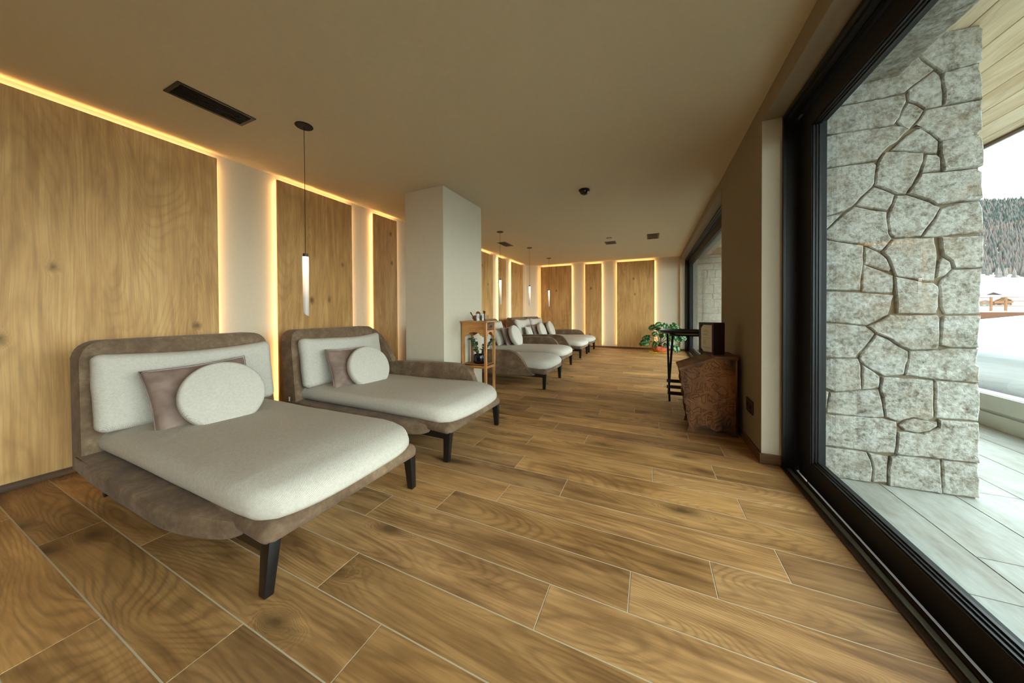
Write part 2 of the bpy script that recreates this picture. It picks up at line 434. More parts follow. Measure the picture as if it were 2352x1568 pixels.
# floor: every wood tile is its own quad (pattern stays inside the one floor mesh)
ROW = .2022; O = 1.2215; PL = 1.368; G = .0055
JO = {-5: -1.86, -4: -1.35, -3: -.89, -2: -1.25, -1: -.38, 0: -.08, 1: .24, 2: .53, 3: -.51, 4: .47, 5: .01, 6: .40, 7: -.52, 8: .52, 9: .30, 10: .07, 11: -.52,
      12: -.17, 13: .22, 14: -.64, 15: -1.06, 16: -.08, 17: -.44, 18: -.23, 19: -1.2, 20: -.81, 21: -1.09, 22: -.14, 23: -.46, 24: .40, 25: .05, 26: -.36,
      27: .16, 28: -.7, 29: -.09, 30: .5, 31: .09, 32: -.3, 33: .22, -6: -2.8, -7: -2.1}
verts = []; faces = []; uvs = []; cols = []
rf = random.Random(11)
k = -21
while O + ROW * k < YB + .1:
    y0 = O + ROW * k; y1 = y0 + ROW
    j = JO.get(k, rf.uniform(-1, 1))
    x = j - PL * math.ceil((j - (-4.0)) / PL)
    while x < .86:
        xa, xb = max(x, -3.85), min(x + PL, .848)
        ya, yb = max(y0, YN), min(y1, YB + .02)
        if xb - xa > .01 and yb - ya > .01:
            gx0 = G / 2 if xa == x else 0; gx1 = G / 2 if xb == x + PL else 0
            i = len(verts); q = [(xa + gx0, ya + G / 2), (xb - gx1, ya + G / 2), (xb - gx1, yb - G / 2), (xa + gx0, yb - G / 2)]
            verts += [(a, b, 0) for a, b in q]; verts += [(a, b, -.004) for a, b in q]
            r = (rf.random(), rf.random(), rf.random(), 1)
            fl = rf.random() < .5
            for f in ((0, 1, 2, 3), (0, 4, 5, 1), (1, 5, 6, 2), (2, 6, 7, 3), (3, 7, 4, 0)):
                faces.append([i + t for t in f])
                for t in f:
                    a, b = q[t % 4]
                    u = a - x; v = b - y0
                    if fl: u = PL - u
                    uvs.append((u, v)); cols.append(r)
        x += PL
    k += 1
me = bpy.data.meshes.new('floor'); me.from_pydata(verts, [], faces)
me.uv_layers.new(name='UVMap'); me.color_attributes.new('rnd', 'FLOAT_COLOR', 'CORNER'); uvl = me.uv_layers['UVMap']; ca = me.color_attributes['rnd']
for i in range(len(uvs)): uvl.data[i].uv = uvs[i]; ca.data[i].color = cols[i]
fl_o = link_mesh('floor', me, MF); fl_o['kind'] = 'structure'
bm = B(-3.9, .848, YN - .2, 10.0, -.12, -.0012); struct('floor_base', bm, M_grout)

struct('ceiling', B(-3.9, 1.0, YN - .2, 10.0, ZC, ZC + .25), M_ceil)
# left wall with the chamfered far corner, back wall, near (unseen) wall
bm = bmesh.new(); prism(bm, [(XL, YN), (XL, 9.46), (-3.40, YB), (-3.40, 10.0), (-4.0, 10.0), (-4.0, YN)], 'z', -.1, ZC)
struct('wall_left', bm, M_plaster)
struct('wall_back', B(-3.40, 1.0, YB, 10.0, -.1, ZC), M_plaster)
struct('wall_near', B(-4.0, 1.0, YN - .2, YN, -.1, ZC), M_plaster)
# right wall: pier between the two openings, lintels over them
wr = struct('wall_right', B(XR, 1.0, Y1, Y2, -.1, ZC), [M_plaster, M_wallshade])
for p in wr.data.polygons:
    if p.normal.x < -.9: p.material_index = 1  # room-facing side gets the darker copy, its shade painted in
struct('wall_right_lintel', B(XR, .99, YN, Y1, 2.503, ZC), M_wallshade)
struct('wall_right_far_lintel', B(XR, .99, Y2, YB, 2.53, ZC), M_wallshade)
struct('wall_right_end', B(XR, 1.0, Y3, YB, -.1, 2.53), M_plaster)
struct('wall_right_near_end', B(XR, 1.0, YN, -2.55, -.1, 2.503), M_plaster)
# baseboards
def basebd(name, x0, x1, y0, y1, h=.055):
    o = struct(name, B(x0, x1, y0, y1, 0.0005, h, bev=.002), M_base)
    uv_box(o, 0 if abs(x1 - x0) > abs(y1 - y0) else 1); return o
basebd('baseboard_left', XL, XL + .045, YN, 9.46, .05)
basebd('baseboard_back', -3.40, XR, YB - .035, YB, .05)
basebd('baseboard_right', XR - .011, XR, Y1 - .011, Y2, .078)
basebd('baseboard_right_reveal', XR, .855, Y1 - .011, Y1, .078)
basebd('baseboard_far_reveal', XR, .86, Y3 - .011, Y3, .06)
# column
struct('column', B(-2.852, -2.262, 3.045, 3.955, 0, ZC, bev=.004), M_plaster)
basebd('baseboard_column', -2.862, -2.252, 3.035, 3.965, .05)

# ------------------------------------------------------------------ oak wall panels with LED strips behind
def panel_x(y0, y1, label, seed):
    r = random.Random(seed); rnd = (r.random(), r.random(), r.random(), 1)
    o = obj('wall_panel', B(XP - .02, XP, y0, y1, .052, 2.578, bev=.0012), MP); uv_box(o, 2, rnd)
    tag(o, label, 'wall panel', 'oak panels on the long left wall')
    b = bmesh.new()                                        # LED tape on the panel's back, near its edges
    a = .012
    box(b, XP - .030, XP - .0205, y0 + a, y0 + a + .008, .10, 2.55)
    box(b, XP - .030, XP - .0205, y1 - a - .008, y1 - a, .10, 2.55)
    box(b, XP - .030, XP - .0205, y0 + a, y1 - a, 2.556, 2.564)
    obj('led_strip', b, M_led, o)
    return o
def panel_y(x0, x1, label, seed):
    yp = 9.742
    r = random.Random(seed); rnd = (r.random(), r.random(), r.random(), 1)
    o = obj('wall_panel', B(x0, x1, yp, yp + .02, .052, 2.575, bev=.0012), MP); uv_box(o, 2, rnd)
    tag(o, label, 'wall panel', 'oak panels on the far wall')
    b = bmesh.new(); a = .012
    box(b, x0 + a, x0 + a + .008, yp + .0205, yp + .030, .10, 2.55)
    box(b, x1 - a - .008, x1 - a, yp + .0205, yp + .030, .10, 2.55)
    box(b, x0 + a, x1 - a, yp + .0205, yp + .030, 2.553, 2.561)
    obj('led_strip', b, M_led, o)
    return o
panel_x(-3.1, 1.532, 'very wide knotty oak wall panel behind the nearest daybed, widest of the backlit panels', 3)
panel_x(2.045, 2.968, 'backlit oak wall panel behind the second daybed and the nearest hanging tube lamp', 5)
panel_x(3.33, 3.789, 'narrow backlit oak wall panel just left of the white column', 8)
panel_x(5.45, 7.10, 'oak wall panel on the left wall showing just right of the white column', 12)
panel_x(7.42, 7.89, 'narrow backlit oak wall panel between two glowing gaps, behind the second hanging lamp', 17)
panel_x(8.25, 9.15, 'last backlit oak panel of the left wall, next to the far corner', 21)
panel_y(-3.326, -2.297, 'left backlit oak panel of the far wall, behind the farthest hanging lamp', 25)
panel_y(-1.87, -1.372, 'narrow middle backlit oak panel of the three on the far wall', 29)
panel_y(-.928, .095, 'right backlit oak panel of the far wall, beside the green plant', 31)

# ------------------------------------------------------------------ windows
def window(n, y0, y1, ztop, near):
    w = empty('window_%d' % n, (.9, (y0 + y1) / 2, 0)); w['kind'] = 'structure'
    w.matrix_world
    oy = (y0 + y1) / 2
    def P(name, b, m, sm=None):
        o = obj(name, b, m, w, sm); o.location = (-.9, -oy, 0); return o
    b = bmesh.new()
    x0, x1 = .855, 1.04
    zt = ztop
    # outer frame: jambs, head (stepped profile)
    for (ya, yb, s) in ((y1 - .022, y1, -1), (y0, y0 + .022, 1)):
        box(b, x0, x0 + .02, ya + (0 if s < 0 else .0), yb, 0, zt, bev=.002)
    for (ya, yb) in ((y1 - .012, y1 + .01), (y0 - .01, y0 + .012)):
        box(b, x0 + .02, x1, ya, yb, 0, zt)
    box(b, x0, x0 + .02, y0 + .022, y1 - .022, zt - .028, zt, bev=.002)
    box(b, x0 + .02, x1, y0, y1, zt - .012, zt + .02)
    box(b, x0 + .02, x0 + .05, y0 + .012, y1 - .012, zt - .045, zt - .012, bev=.002)
    box(b, x0 + .055, x0 + .075, y0 + .012, y1 - .012, zt - .045, zt - .012, bev=.002)
    P('frame', b, M_black)
    # floor track
    b = bmesh.new(); box(b, .846, .858, y0, y1, -.1, .006, bev=.002)
    box(b, .860, .878, y0, y1, -.1, .001, bev=.002)
    P('track_edge', b, M_bronze)
    P('track_rail', B(.883, .908, y0, y1, -.1, .003, bev=.004), M_alu)
    b = bmesh.new(); box(b, .878, .883, y0, y1, -.1, -.012); box(b, .908, .914, y0, y1, -.1, -.012); box(b, .914, .928, y0, y1, -.1, .002, bev=.002); box(b, .928, .948, y0, y1, -.1, -.02)
    P('track_groove', b, M_bronze)
    # sash
    b = bmesh.new(); xs0, xs1 = .950, 1.028; z0s, z1s = -.01, zt - .04; sy0, sy1 = y0 + .012, y1 - .012
    lw = .165; bt = .132; tp = .165
    ya, yb = sy0 + lw, sy1 - lw; za, zb = z0s + bt, z1s - tp + .04
    box(b, xs0, xs1, sy0, ya, z0s, z1s, bev=.002); box(b, xs0, xs1, yb, sy1, z0s, z1s, bev=.002)
    box(b, xs0, xs1, ya, yb, z0s, za, bev=.002); box(b, xs0, xs1, ya, yb, zb, z1s, bev=.002)
    P('sash', b, M_blackmatt)
    b = bmesh.new()
    for (xa, xb, t) in ((.958, .972, .006), (.972, .984, .012), (.984, .995, .018)):
        box(b, xa, xb, ya - .001, ya + t, za, zb); box(b, xa, xb, yb - t, yb + .001, za, zb)
        box(b, xa, xb, ya, yb, za - .001, za + t); box(b, xa, xb, ya, yb, zb - t, zb + .001)
    P('glazing_bead', b, M_black)
    P('glass_pane', B(.996, .9965, ya, yb, za, zb), M_glass)
    return w
window(1, -2.55, 2.815, 2.50, True)
window(2, 4.235, 9.715, 2.53, False)

# ------------------------------------------------------------------ ceiling fixtures
def vent(x0, x1, y0, y1, label, along='y', group=None):
    w = empty('ceiling_vent', ((x0 + x1) / 2, (y0 + y1) / 2, ZC)); cx, cy = (x0 + x1) / 2, (y0 + y1) / 2
    tag(w, label, 'vent', group); a, c = (x1 - x0) / 2, (y1 - y0) / 2; f = .022
    b = bmesh.new(); box(b, -a, a, -c, -c + f, -.006, 0, bev=.001); box(b, -a, a, c - f, c, -.006, 0, bev=.001)
    box(b, -a, -a + f, -c + f, c - f, -.006, 0, bev=.001); box(b, a - f, a, -c + f, c - f, -.006, 0, bev=.001)
    obj('frame', b, M_black, w)
    b = bmesh.new(); box(b, -a + f, a - f, -c + f, c - f, -.0015, -.0005)
    obj('backing', b, M_blackmatt, w)
    b = bmesh.new(); n = 8 if along == 'y' else 7
    for i in range(n):
        if along == 'y':
            t = -a + f + (2 * (a - f)) * (i + .5) / n; bar(b, (t, -c + f, -.004), (t, c - f, -.004), .0035, .007)
        else:
            t = -c + f + (2 * (c - f)) * (i + .5) / n; bar(b, (-a + f, t, -.004), (a - f, t, -.004), .02, .004)
    obj('louvre', b, M_black, w)
vent(-3.008, -2.80, .957, 1.398, 'long black slotted air vent in the ceiling above the nearest daybed')
vent(-3.087, -2.885, 6.08, 6.535, 'small black air vent in the ceiling between the two middle hanging lamps')
vent(-.93, -.70, 7.03, 7.316, 'black square air vent in the ceiling behind the little recessed spotlight')
vent(-.073, .152, 6.69, 7.16, 'black air vent in the ceiling nearest the far window, with wide louvres', along='y')
w = empty('dome_camera', (-.757, 3.90, ZC)); tag(w, 'glossy black dome camera on the ceiling in the middle of the room', 'camera')
b = bmesh.new(); lathe(b, [(0, 0), (.066, 0), (.066, -.012), (.062, -.016), (0, -.016)], n=36); obj('base', b, M_blackmatt, w, 40)
b = bmesh.new(); lathe(b, [(.058 * math.cos(t * PI / 24), -.016 - .050 * math.sin(t * PI / 24)) for t in range(0, 12)] + [(0, -.066)], n=36)
obj('dome', b, flat('dome_gloss', srgb(8, 8, 9), .06, .6), w, 180)
w = empty('recessed_spotlight', (-.79, 6.68, ZC)); tag(w, 'tiny round recessed spotlight in the ceiling near the far vents', 'ceiling light')
b = bmesh.new(); lathe(b, [(.030, 0), (.055, 0), (.055, -.004), (.032, -.005), (.030, 0)], n=28); obj('ring', b, M_bronze, w, 40)
b = bmesh.new(); lathe(b, [(0, -.001), (.029, -.001)], n=24); obj('lamp', b, M_white, w)

def pendant(x, y, zb, zt, label):
    w = empty('pendant_lamp', (x, y, ZC)); tag(w, label, 'pendant lamp', 'hanging tube lamps along the daybeds')
    b = bmesh.new(); lathe(b, [(0, 0), (.062, 0), (.064, -.004), (.060, -.008), (0, -.008)], n=40); obj('canopy', b, M_blackmatt, w, 40)
    b = bmesh.new(); tube(b, [(0, 0, -.006), (0, 0, zt - ZC + .002)], .0022, 6); obj('cable', b, M_blackmatt, w, 180)
    b = bmesh.new(); lathe(b, [(0, zt - ZC + .002), (.018, zt - ZC + .002), (.018, zt - ZC - .026), (0, zt - ZC - .026)], n=24); obj('socket', b, M_bronze, w, 40)
    b = bmesh.new(); R = .0215; n = 28; top = zt - ZC - .024; bot = zb - ZC
    r0 = [b.verts.new((R * math.cos(2 * PI * i / n), R * math.sin(2 * PI * i / n), top)) for i in range(n)]
    rings = [r0]
    for s in (.25, .5, .75): rings.append([b.verts.new((R * math.cos(2 * PI * i / n), R * math.sin(2 * PI * i / n), top + (bot + .03 - top) * s)) for i in range(n)])
    # slanted cut at the foot
    rings.append([b.verts.new((R * .97 * math.cos(2 * PI * i / n), R * .97 * math.sin(2 * PI * i / n), bot + .022 - .022 * (math.cos(2 * PI * i / n) * .91 + math.sin(2 * PI * i / n) * .41))) for i in range(n)])
    for a, c in zip(rings, rings[1:]):
        for i in range(n): b.faces.new((a[i], c[i], c[(i + 1) % n], a[(i + 1) % n]))
    b.faces.new(r0); b.faces.new(rings[-1][::-1])
    obj('light_tube', b, M_tube, w, 50)
pendant(-2.557, 1.609, 1.098, 1.602, 'nearest and largest of the four hanging tube lamps, before the second oak panel')
pendant(-2.615, 5.288, 1.243, 1.742, 'hanging tube lamp just right of the white column, second from the front')
pendant(-2.640, 6.915, 1.233, 1.735, 'hanging tube lamp before the white far corner, third from the front')
pendant(-2.666, 8.529, 1.239, 1.735, 'farthest of the four hanging tube lamps, before the left far-wall panel')

w = empty('wall_outlet', (XR, 3.098, .345)); tag(w, 'dark double power outlet low on the right wall beside the lectern', 'outlet')
b = bmesh.new(); rbox(b, (-.005, 0, 0), (.010, .180, .108), (.003, .008, .008), 2, 2); obj('plate', b, M_black, w, 40)
for s in (-1, 1):
    b = bmesh.new(); lathe(b, [(0, 0), (.019, 0), (.021, .002), (.021, .003)], n=24)
    for v in b.verts: v.co = Vector((-.0105 + v.co.z * .3, v.co.x + s * .042, v.co.y))
    obj('socket', b, M_blackmatt, w, 40)

# ------------------------------------------------------------------ daybeds
def lerp(a, b, t): return a + (b - a) * t
def daybed(yc, dx, near_up, far_up, label, tagm=False):
    """local frame: origin on the floor below the bed's centre; +x towards the room, head at -x"""
    X0 = -2.25 + dx
    w = empty('daybed', (X0, yc, 0)); tag(w, label, 'daybed')
    L = lambda x: x - (-2.25)          # photo-space depth -> local
    # upholstered platform
    def pf(v):
        t = (v.x + .9) / 1.8
        return v
    b = bmesh.new(); rbox(b, (L(-2.255), 0, .256), (1.785, .87, .084), (.045, .045, .036), 5, 8)
    for v in b.verts:
        if v.co.x > L(-1.6): v.co.z -= .018 * ((v.co.x - L(-1.6)) / .24) ** 2 * (1 if v.co.z > .25 else .9)
    obj('base_frame', b, M_suede, w, 60)
    # backrest shell, leaning back a little
    b = bmesh.new()
    out = []
    hw0, hw1, zt, zb, R = .515, .495, .955, .19, .10
    pts = [(-hw0, zb), (-hw1 - .005, zt - R)]
    for i in range(7):
        a = PI - i * PI / 12
        pts.append((-hw1 + R + R * math.cos(a), zt - R + R * math.sin(a)))
    for i in range(7):
        a = PI / 2 - i * PI / 12
        pts.append((hw1 - R + R * math.cos(a), zt - R + R * math.sin(a)))
    pts += [(hw1 + .005, zt - R), (hw0, zb)]
    prism(b, pts, 'x', 0, .13, bev=.035, seg=4)
    for v in b.verts:
        lean = (v.co.z - .2) * .14
        v.co.x = L(-3.205) + v.co.x - lean + .0
        e = abs(v.co.y) / .5
        if v.co.x > L(-3.205) - lean + .06: v.co.x += .035 * max(0, e - .72) / .28
    obj('backrest', b, M_suede, w, 50)
    for s, up in ((-1, near_up), (1, far_up)):
        if up:
            o2 = [(-3.02, .215), (-3.04, .50), (-2.86, .535), (-2.4, .553), (-1.98, .562), (-1.88, .553), (-1.79, .52), (-1.72, .45), (-1.665, .35), (-1.625, .27), (-1.575, .222), (-1.53, .205), (-1.56, .195), (-1.7, .190), (-2.4, .185)]
            b = bmesh.new(); prism(b, [(L(x), z) for x, z in smooth_poly(o2, 2)], 'y', -.038, .038, bev=.026, seg=4)
            for v in b.verts:
                fl = (v.co.z - .2) / .35
                tp = max(0, min(1, (v.co.x - L(-1.75)) / .25))
                v.co.y = v.co.y * lerp(1, .8, tp) + s * lerp(.468 + fl * .055, .425, tp * .6)
            obj('side_arm', b, M_suede, w, 50)
            # folded-forward wing between backrest and arm
            o3 = [(-3.235, .93), (-3.14, .915), (-3.05, .83), (-2.95, .69), (-2.865, .555), (-2.85, .515), (-2.90, .44), (-2.98, .34), (-3.08, .30), (-3.2, .30)]
            b = bmesh.new(); prism(b, [(L(x), z) for x, z in smooth_poly(o3, 1)], 'y', -.032, .032, bev=.022, seg=3)
            for v in b.verts:
                t = (v.co.x - L(-3.2)) / .35
                v.co.y += s * (.475 + .055 * max(0, t))
            obj('wing', b, M_suede, w, 50)
        else:
            # arm folded down: a low bolster that tucks under the frame at the front
            sec = [(-3.16, .462, .248, .050, .036), (-3.08, .472, .246, .060, .043), (-2.8, .478, .244, .066, .046), (-2.4, .480, .243, .068, .047), (-2.0, .479, .243, .068, .048), (-1.93, .476, .242, .067, .049),
                   (-1.87, .469, .240, .066, .050), (-1.81, .456, .236, .065, .051), (-1.75, .440, .231, .063, .051), (-1.69, .422, .227, .061, .049), (-1.64, .408, .225, .058, .046), (-1.60, .398, .225, .052, .040), (-1.57, .392, .228, .042, .032), (-1.555, .388, .230, .02, .015)]
            b = bmesh.new(); n = 28; rings = []
            for x, yo, z, hy, hz in sec:
                rg = []
                for i in range(n):
                    a = 2 * PI * i / n; ca, sa = math.cos(a), math.sin(a)
                    e = .36
                    rg.append(b.verts.new((L(x), s * (yo + hy * math.copysign(abs(ca) ** e, ca)), z + hz * math.copysign(abs(sa) ** e, sa))))
                rings.append(rg)
            for a, c in zip(rings, rings[1:]):
                for i in range(n): b.faces.new((a[i], a[(i + 1) % n], c[(i + 1) % n], c[i]))
            b.faces.new(rings[0][::-1]); b.faces.new(rings[-1])
            obj('side_arm', b, M_suede, w, 50)
            b = bmesh.new()
            # welt seam running along the outer top edge
            tube(b, [(L(x), s * (yo + hy * .86), z + hz * .86) for x, yo, z, hy, hz in sec[1:-2]], .0035, 6)
            obj('welt', b, M_suede, w, 180)
    # black metal sub-frame
    b = bmesh.new()
    for s in (-1, 1): box(b, L(-3.05), L(-1.42), s * .395 - .015, s * .395 + .015, .165, .215)
    for x in (-3.05, -1.46): box(b, L(x) - .02, L(x) + .02, -.40, .40, .17, .213)
    obj('sub_frame', b, M_legs, w)
    for s in (-1, 1):
        b = bmesh.new(); bar(b, (L(-1.402), s * .392, .222), (L(-1.402), s * .412, .0005), .046, .062, bev=.006, w2=.036, d2=.042, up=(1, 0, 0)); obj('leg', b, M_legs, w, 40)
        b = bmesh.new(); bar(b, (L(-2.98), s * .395, .222), (L(-3.085), s * .412, .0005), .046, .062, bev=.006, w2=.036, d2=.042, up=(1, 0, 0)); obj('leg', b, M_legs, w, 40)
    # mattress, with a domed, rounded front
    LM = 1.86
    def mf(v):
        tx = (v.x + LM / 2) / LM
        f = max(0, (tx - .80) / .20)
        ed = abs(v.y) / .45
        # plan rounding of the front corners
        v.y *= 1 - .09 * f ** 3
        v.x -= .10 * max(0, f) * (ed ** 4)
        if v.z > 0:
            v.z += .034 * (1 - ed ** 2.6) * (1 - .35 * f ** 2)
            v.z += .016 * max(0, min(1, (tx - .45) / .4)) * (1 - f ** 2.5)
        v.z -= .020 * f ** 2
        v.z += .004 * mn.noise(Vector((v.x * 3, v.y * 3 + yc, 1)))
        return v
    b = bmesh.new(); rbox(b, (L(-2.245), 0, .337), (LM, .90, .108), (.11, .055, .053), 7, 16, fn=mf)
    obj('mattress', b, M_fab, w, 180)
    if tagm:
        b = bmesh.new(); box(b, L(-3.145), L(-3.125), -.519, -.517, .285, .325)
        tag(obj('fabric_tag', b, M_white, w), 'small white fabric tag')
    return w

def cushion_mesh(w, h, t, pinch=.05, n=28, wrinkle=.004, seed=0):
    """square scatter cushion in local XZ (x width, z height), thickness along y"""
    b = bmesh.new(); V = {}
    for sd in (-1, 1):
        for i in range(n + 1):
            for j in range(n + 1):
                u = -1 + 2 * i / n; v = -1 + 2 * j / n
                if (abs(u) == 1 or abs(v) == 1) and sd == 1: V[(sd, i, j)] = V[(-1, i, j)]; continue
                x = u * w / 2 * (1 - pinch * (1 - v * v)); z = v * h / 2 * (1 - pinch * (1 - u * u))
                th = t / 2 * ((1 - abs(u) ** 2.6) ** .55) * ((1 - abs(v) ** 2.6) ** .55)
                y = sd * th
                if th > 0: y += wrinkle * sd * mn.noise(Vector((u * 4 + seed, v * 4, sd * 3)))
                V[(sd, i, j)] = b.verts.new((x, y, z))
    for sd in (-1, 1):
        for i in range(n):
            for j in range(n):
                q = [V[(sd, i, j)], V[(sd, i + 1, j)], V[(sd, i + 1, j + 1)], V[(sd, i, j + 1)]]
                b.faces.new(q if sd < 0 else q[::-1])
    return b
def edge_loop(w, h, pinch, m=10):
    pts = []
    for k in range(4 * m):
        s = k // m; t = -1 + 2 * (k % m) / m
        u, v = ((t, -1), (1, t), (-t, 1), (-1, -t))[s]
        pts.append((u * w / 2 * (1 - pinch * (1 - v * v)), 0, v * h / 2 * (1 - pinch * (1 - u * u))))
    pts.append(pts[0]); return pts

def place(o, loc, ry, rz=0, roll=0):
    """cushions are modelled facing -y; turn them to face +x, lean back by ry (radians)"""
    m = Matrix.Translation(loc) @ Matrix.Rotation(rz, 4, 'Z') @ Matrix.Rotation(-ry, 4, 'Y') @ Matrix.Rotation(roll, 4, 'X') @ Matrix.Rotation(PI / 2, 4, 'Z')
    o.matrix_world = m
def back_cushion(x, y, z, w, h, t, lean, label, rz=0, seed=0):
    b = bmesh.new()
    def f(v):
        v.y += .008 * mn.noise(Vector((v.x * 5 + seed, v.z * 5, 0)))
        e = abs(v.x) / (w / 2)
        v.y *= 1 - .22 * e ** 4
        v.z += .010 * (v.x / (w / 2)) ** 4 * (1 if v.z > 0 else .3)
        v.z += .010 * mn.noise(Vector((v.x * 3 + seed, v.z * 2, 4)))
        if v.z > 0: v.z -= .022 * (1 - e ** 2) * (v.z / (h / 2))
        v.y *= 1 + .25 * (1 - e ** 2) * (1 - (v.z / (h / 2)) ** 2)
        v.x += .006 * mn.noise(Vector((v.z * 9 + seed, 3, 1)))
        return v
    rbox(b, (0, 0, 0), (w, t, h), (.05, t * .46, .05), 6, 16, fn=f)
    o = obj('back_cushion', b, M_fab, None, 180); tag(o, label, 'cushion', 'large woven back cushions')
    place(o, (x, y, z), lean, rz)
    b = bmesh.new()
    for yy in (-t * .36, t * .36):
        tube(b, [(px * 1.0, yy, pz) for px, _, pz in [(p[0] * .985, 0, p[2] * .985) for p in edge_loop(w, h, 0.0)]], .003, 6, cap=False)
    return o
def velvet(x, y, z, s, lean, label, rz=0, roll=0, seed=0, t=.13, m=None, wd=None):
    wd = wd or s
    o = obj('velvet_cushion' if m is None else 'woven_cushion', cushion_mesh(wd, s, t, .06, seed=seed, wrinkle=.012), m or M_velvet, None, 180)
    tag(o, label, 'cushion'); place(o, (x, y, z), lean, rz, roll)
    b = bmesh.new(); tube(b, edge_loop(wd, s, .06), .0035, 6, cap=False)
    obj('piping', b, m or M_velvet, o, 180)
    return o
def round_cushion(x, y, z, R, t, lean, label, rz=0, roll=0):
    prof = [(0, -t / 2)]
    for k in range(1, 9): prof.append((R * .90 * k / 8, -t / 2 + .012 * (k / 8) ** 2))
    for k in range(1, 6):
        a = k / 5 * PI / 2; prof.append((R * .90 + R * .10 * math.sin(a), -t / 2 + .012 + (t * .32) * (1 - math.cos(a))))
    prof2 = [(r, -z_) for r, z_ in prof][::-1]
    b = bmesh.new(); lathe(b, prof + prof2, n=56)
    for v in b.verts:
        v.co = Vector((v.co.x, v.co.z, v.co.y))
        v.co.y += .004 * mn.noise(v.co * 7 + Vector((y * 3, 0, 0)))
    o = obj('round_cushion', b, M_fab, None, 180); tag(o, label, 'cushion', 'round woven cushions on the daybeds')
    b = bmesh.new()
    for s in (-1, 1):
        tube(b, [(R * .955 * math.cos(2 * PI * k / 48), s * (t / 2 - .022), R * .955 * math.sin(2 * PI * k / 48)) for k in range(49)], .0028, 6, cap=False)
    obj('piping', b, M_piping, o, 180)
    place(o, (x, y, z), lean, rz, roll); return o

daybed(1.125, 0, False, False, 'nearest daybed with taupe suede shell, both side arms folded down, by the widest oak panel')
daybed(2.325, 0, False, True, 'second daybed from the front, white tag on its shell, far arm raised beside the column', tagm=True)
daybed(4.66, 0, True, False, 'third daybed, near arm raised, just behind the small wooden plant stand')
daybed(6.00, -.13, False, True, 'fourth daybed, far arm raised, carrying a taupe and a round cushion')
daybed(7.765, -.13, True, False, 'fifth daybed, near arm raised, pushed against the farthest daybed')
daybed(8.875, -.13, False, True, 'farthest daybed, its raised arm toward the far wall')

# bed 1
back_cushion(-3.035, 1.125, .640, .95, .475, .13, .16, 'wide woven back cushion of the nearest daybed', seed=1)
velvet(-2.80, 1.075, .570, .455, .40, wd=.54, label='taupe velvet cushion behind the round cushion on the nearest daybed', rz=-.06, roll=.06, seed=2)
round_cushion(-2.655, 1.115, .575, .225, .10, .42, 'large round woven cushion in front of the velvet one on the nearest daybed', rz=-.18)
# bed 2
back_cushion(-3.035, 2.325, .640, .93, .475, .13, .16, 'wide woven back cushion of the second daybed', rz=.0, seed=5)
velvet(-2.80, 2.20, .560, .43, .40, 'taupe velvet cushion on the second daybed', rz=-.05, roll=-.03, seed=8)
round_cushion(-2.655, 2.305, .560, .222, .10, .42, 'round woven cushion leaning on the velvet one on the second daybed', rz=-.12)
# bed 3
back_cushion(-3.035, 4.66, .640, .93, .475, .13, .16, 'woven back cushion of the third daybed, mostly hidden by the column', seed=9)
velvet(-2.80, 4.62, .580, .42, .40, 'taupe velvet cushion on the third daybed, hidden behind the plant stand', seed=12)
round_cushion(-2.60, 4.50, .600, .22, .10, .40, 'pale round cushion on the third daybed, seen through the plant stand')
# bed 4
back_cushion(-3.165, 6.00, .655, .93, .50, .14, .18, 'woven back cushion of the fourth daybed, right of the plant stand top', seed=14)
velvet(-2.95, 5.93, .575, .40, .36, 'creased woven cushion on the fourth daybed, against its back cushion', seed=15, m=M_fab, t=.16)
velvet(-2.78, 6.00, .585, .42, .36, 'dark taupe velvet cushion sandwiched between pale cushions on the fourth daybed', seed=16)
round_cushion(-2.62, 6.02, .605, .235, .12, .38, 'big round woven cushion on the fourth daybed')
# bed 5
back_cushion(-3.165, 7.78, .665, .93, .50, .14, .18, 'woven back cushion of the fifth daybed, before its low side arm', seed=17)
velvet(-2.93, 7.62, .56, .34, .30, 'small woven cushion at the near end of the fifth daybed', seed=18, m=M_fab, t=.14)
velvet(-2.86, 7.95, .58, .40, .34, 'dark taupe velvet cushion behind the round one on the fifth daybed', seed=19)
round_cushion(-2.70, 8.00, .600, .225, .12, .38, 'round woven cushion on the fifth daybed, left of the farthest one')
# bed 6
back_cushion(-3.165, 8.86, .665, .93, .50, .14, .18, 'woven back cushion of the farthest daybed', seed=20)
velvet(-2.90, 8.86, .59, .42, .34, 'taupe velvet cushion peeking out on the farthest daybed', seed=22)
round_cushion(-2.72, 8.86, .605, .235, .12, .38, 'farthest round woven cushion, standing on the last daybed')

# ------------------------------------------------------------------ plant stand by the column
x0, x1, y0, y1, zt = -2.238, -1.876, 3.385, 3.640, 1.005
cx, cy = (x0 + x1) / 2, (y0 + y1) / 2
w = empty('plant_stand', (cx, cy, 0)); tag(w, 'tall narrow honey-coloured wooden plant stand with a little drawer, beside the column', 'plant stand')
hx, hy = (x1 - x0) / 2, (y1 - y0) / 2
def wobj(name, b, ax, parent, m=MST, seed=None, sm=None):
    o = obj(name, b, m, parent, sm); r = random.Random(seed or name); uv_box(o, ax, (r.random(), r.random(), r.random(), 1)); return o
b = bmesh.new(); box(b, -hx - .018, hx + .018, -hy - .018, hy + .018, zt - .018, zt, bev=.005); wobj('top', b, 0, w)
for i, (sx, sy) in enumerate(((-1, -1), (1, -1), (1, 1), (-1, 1))):
    b = bmesh.new(); bar(b, (sx * (hx - .017), sy * (hy - .017), zt - .018), (sx * (hx - .017), sy * (hy - .017), .0005), .034, .034, bev=.003, w2=.028, d2=.028); wobj('leg', b, 2, w, seed=i + 5)
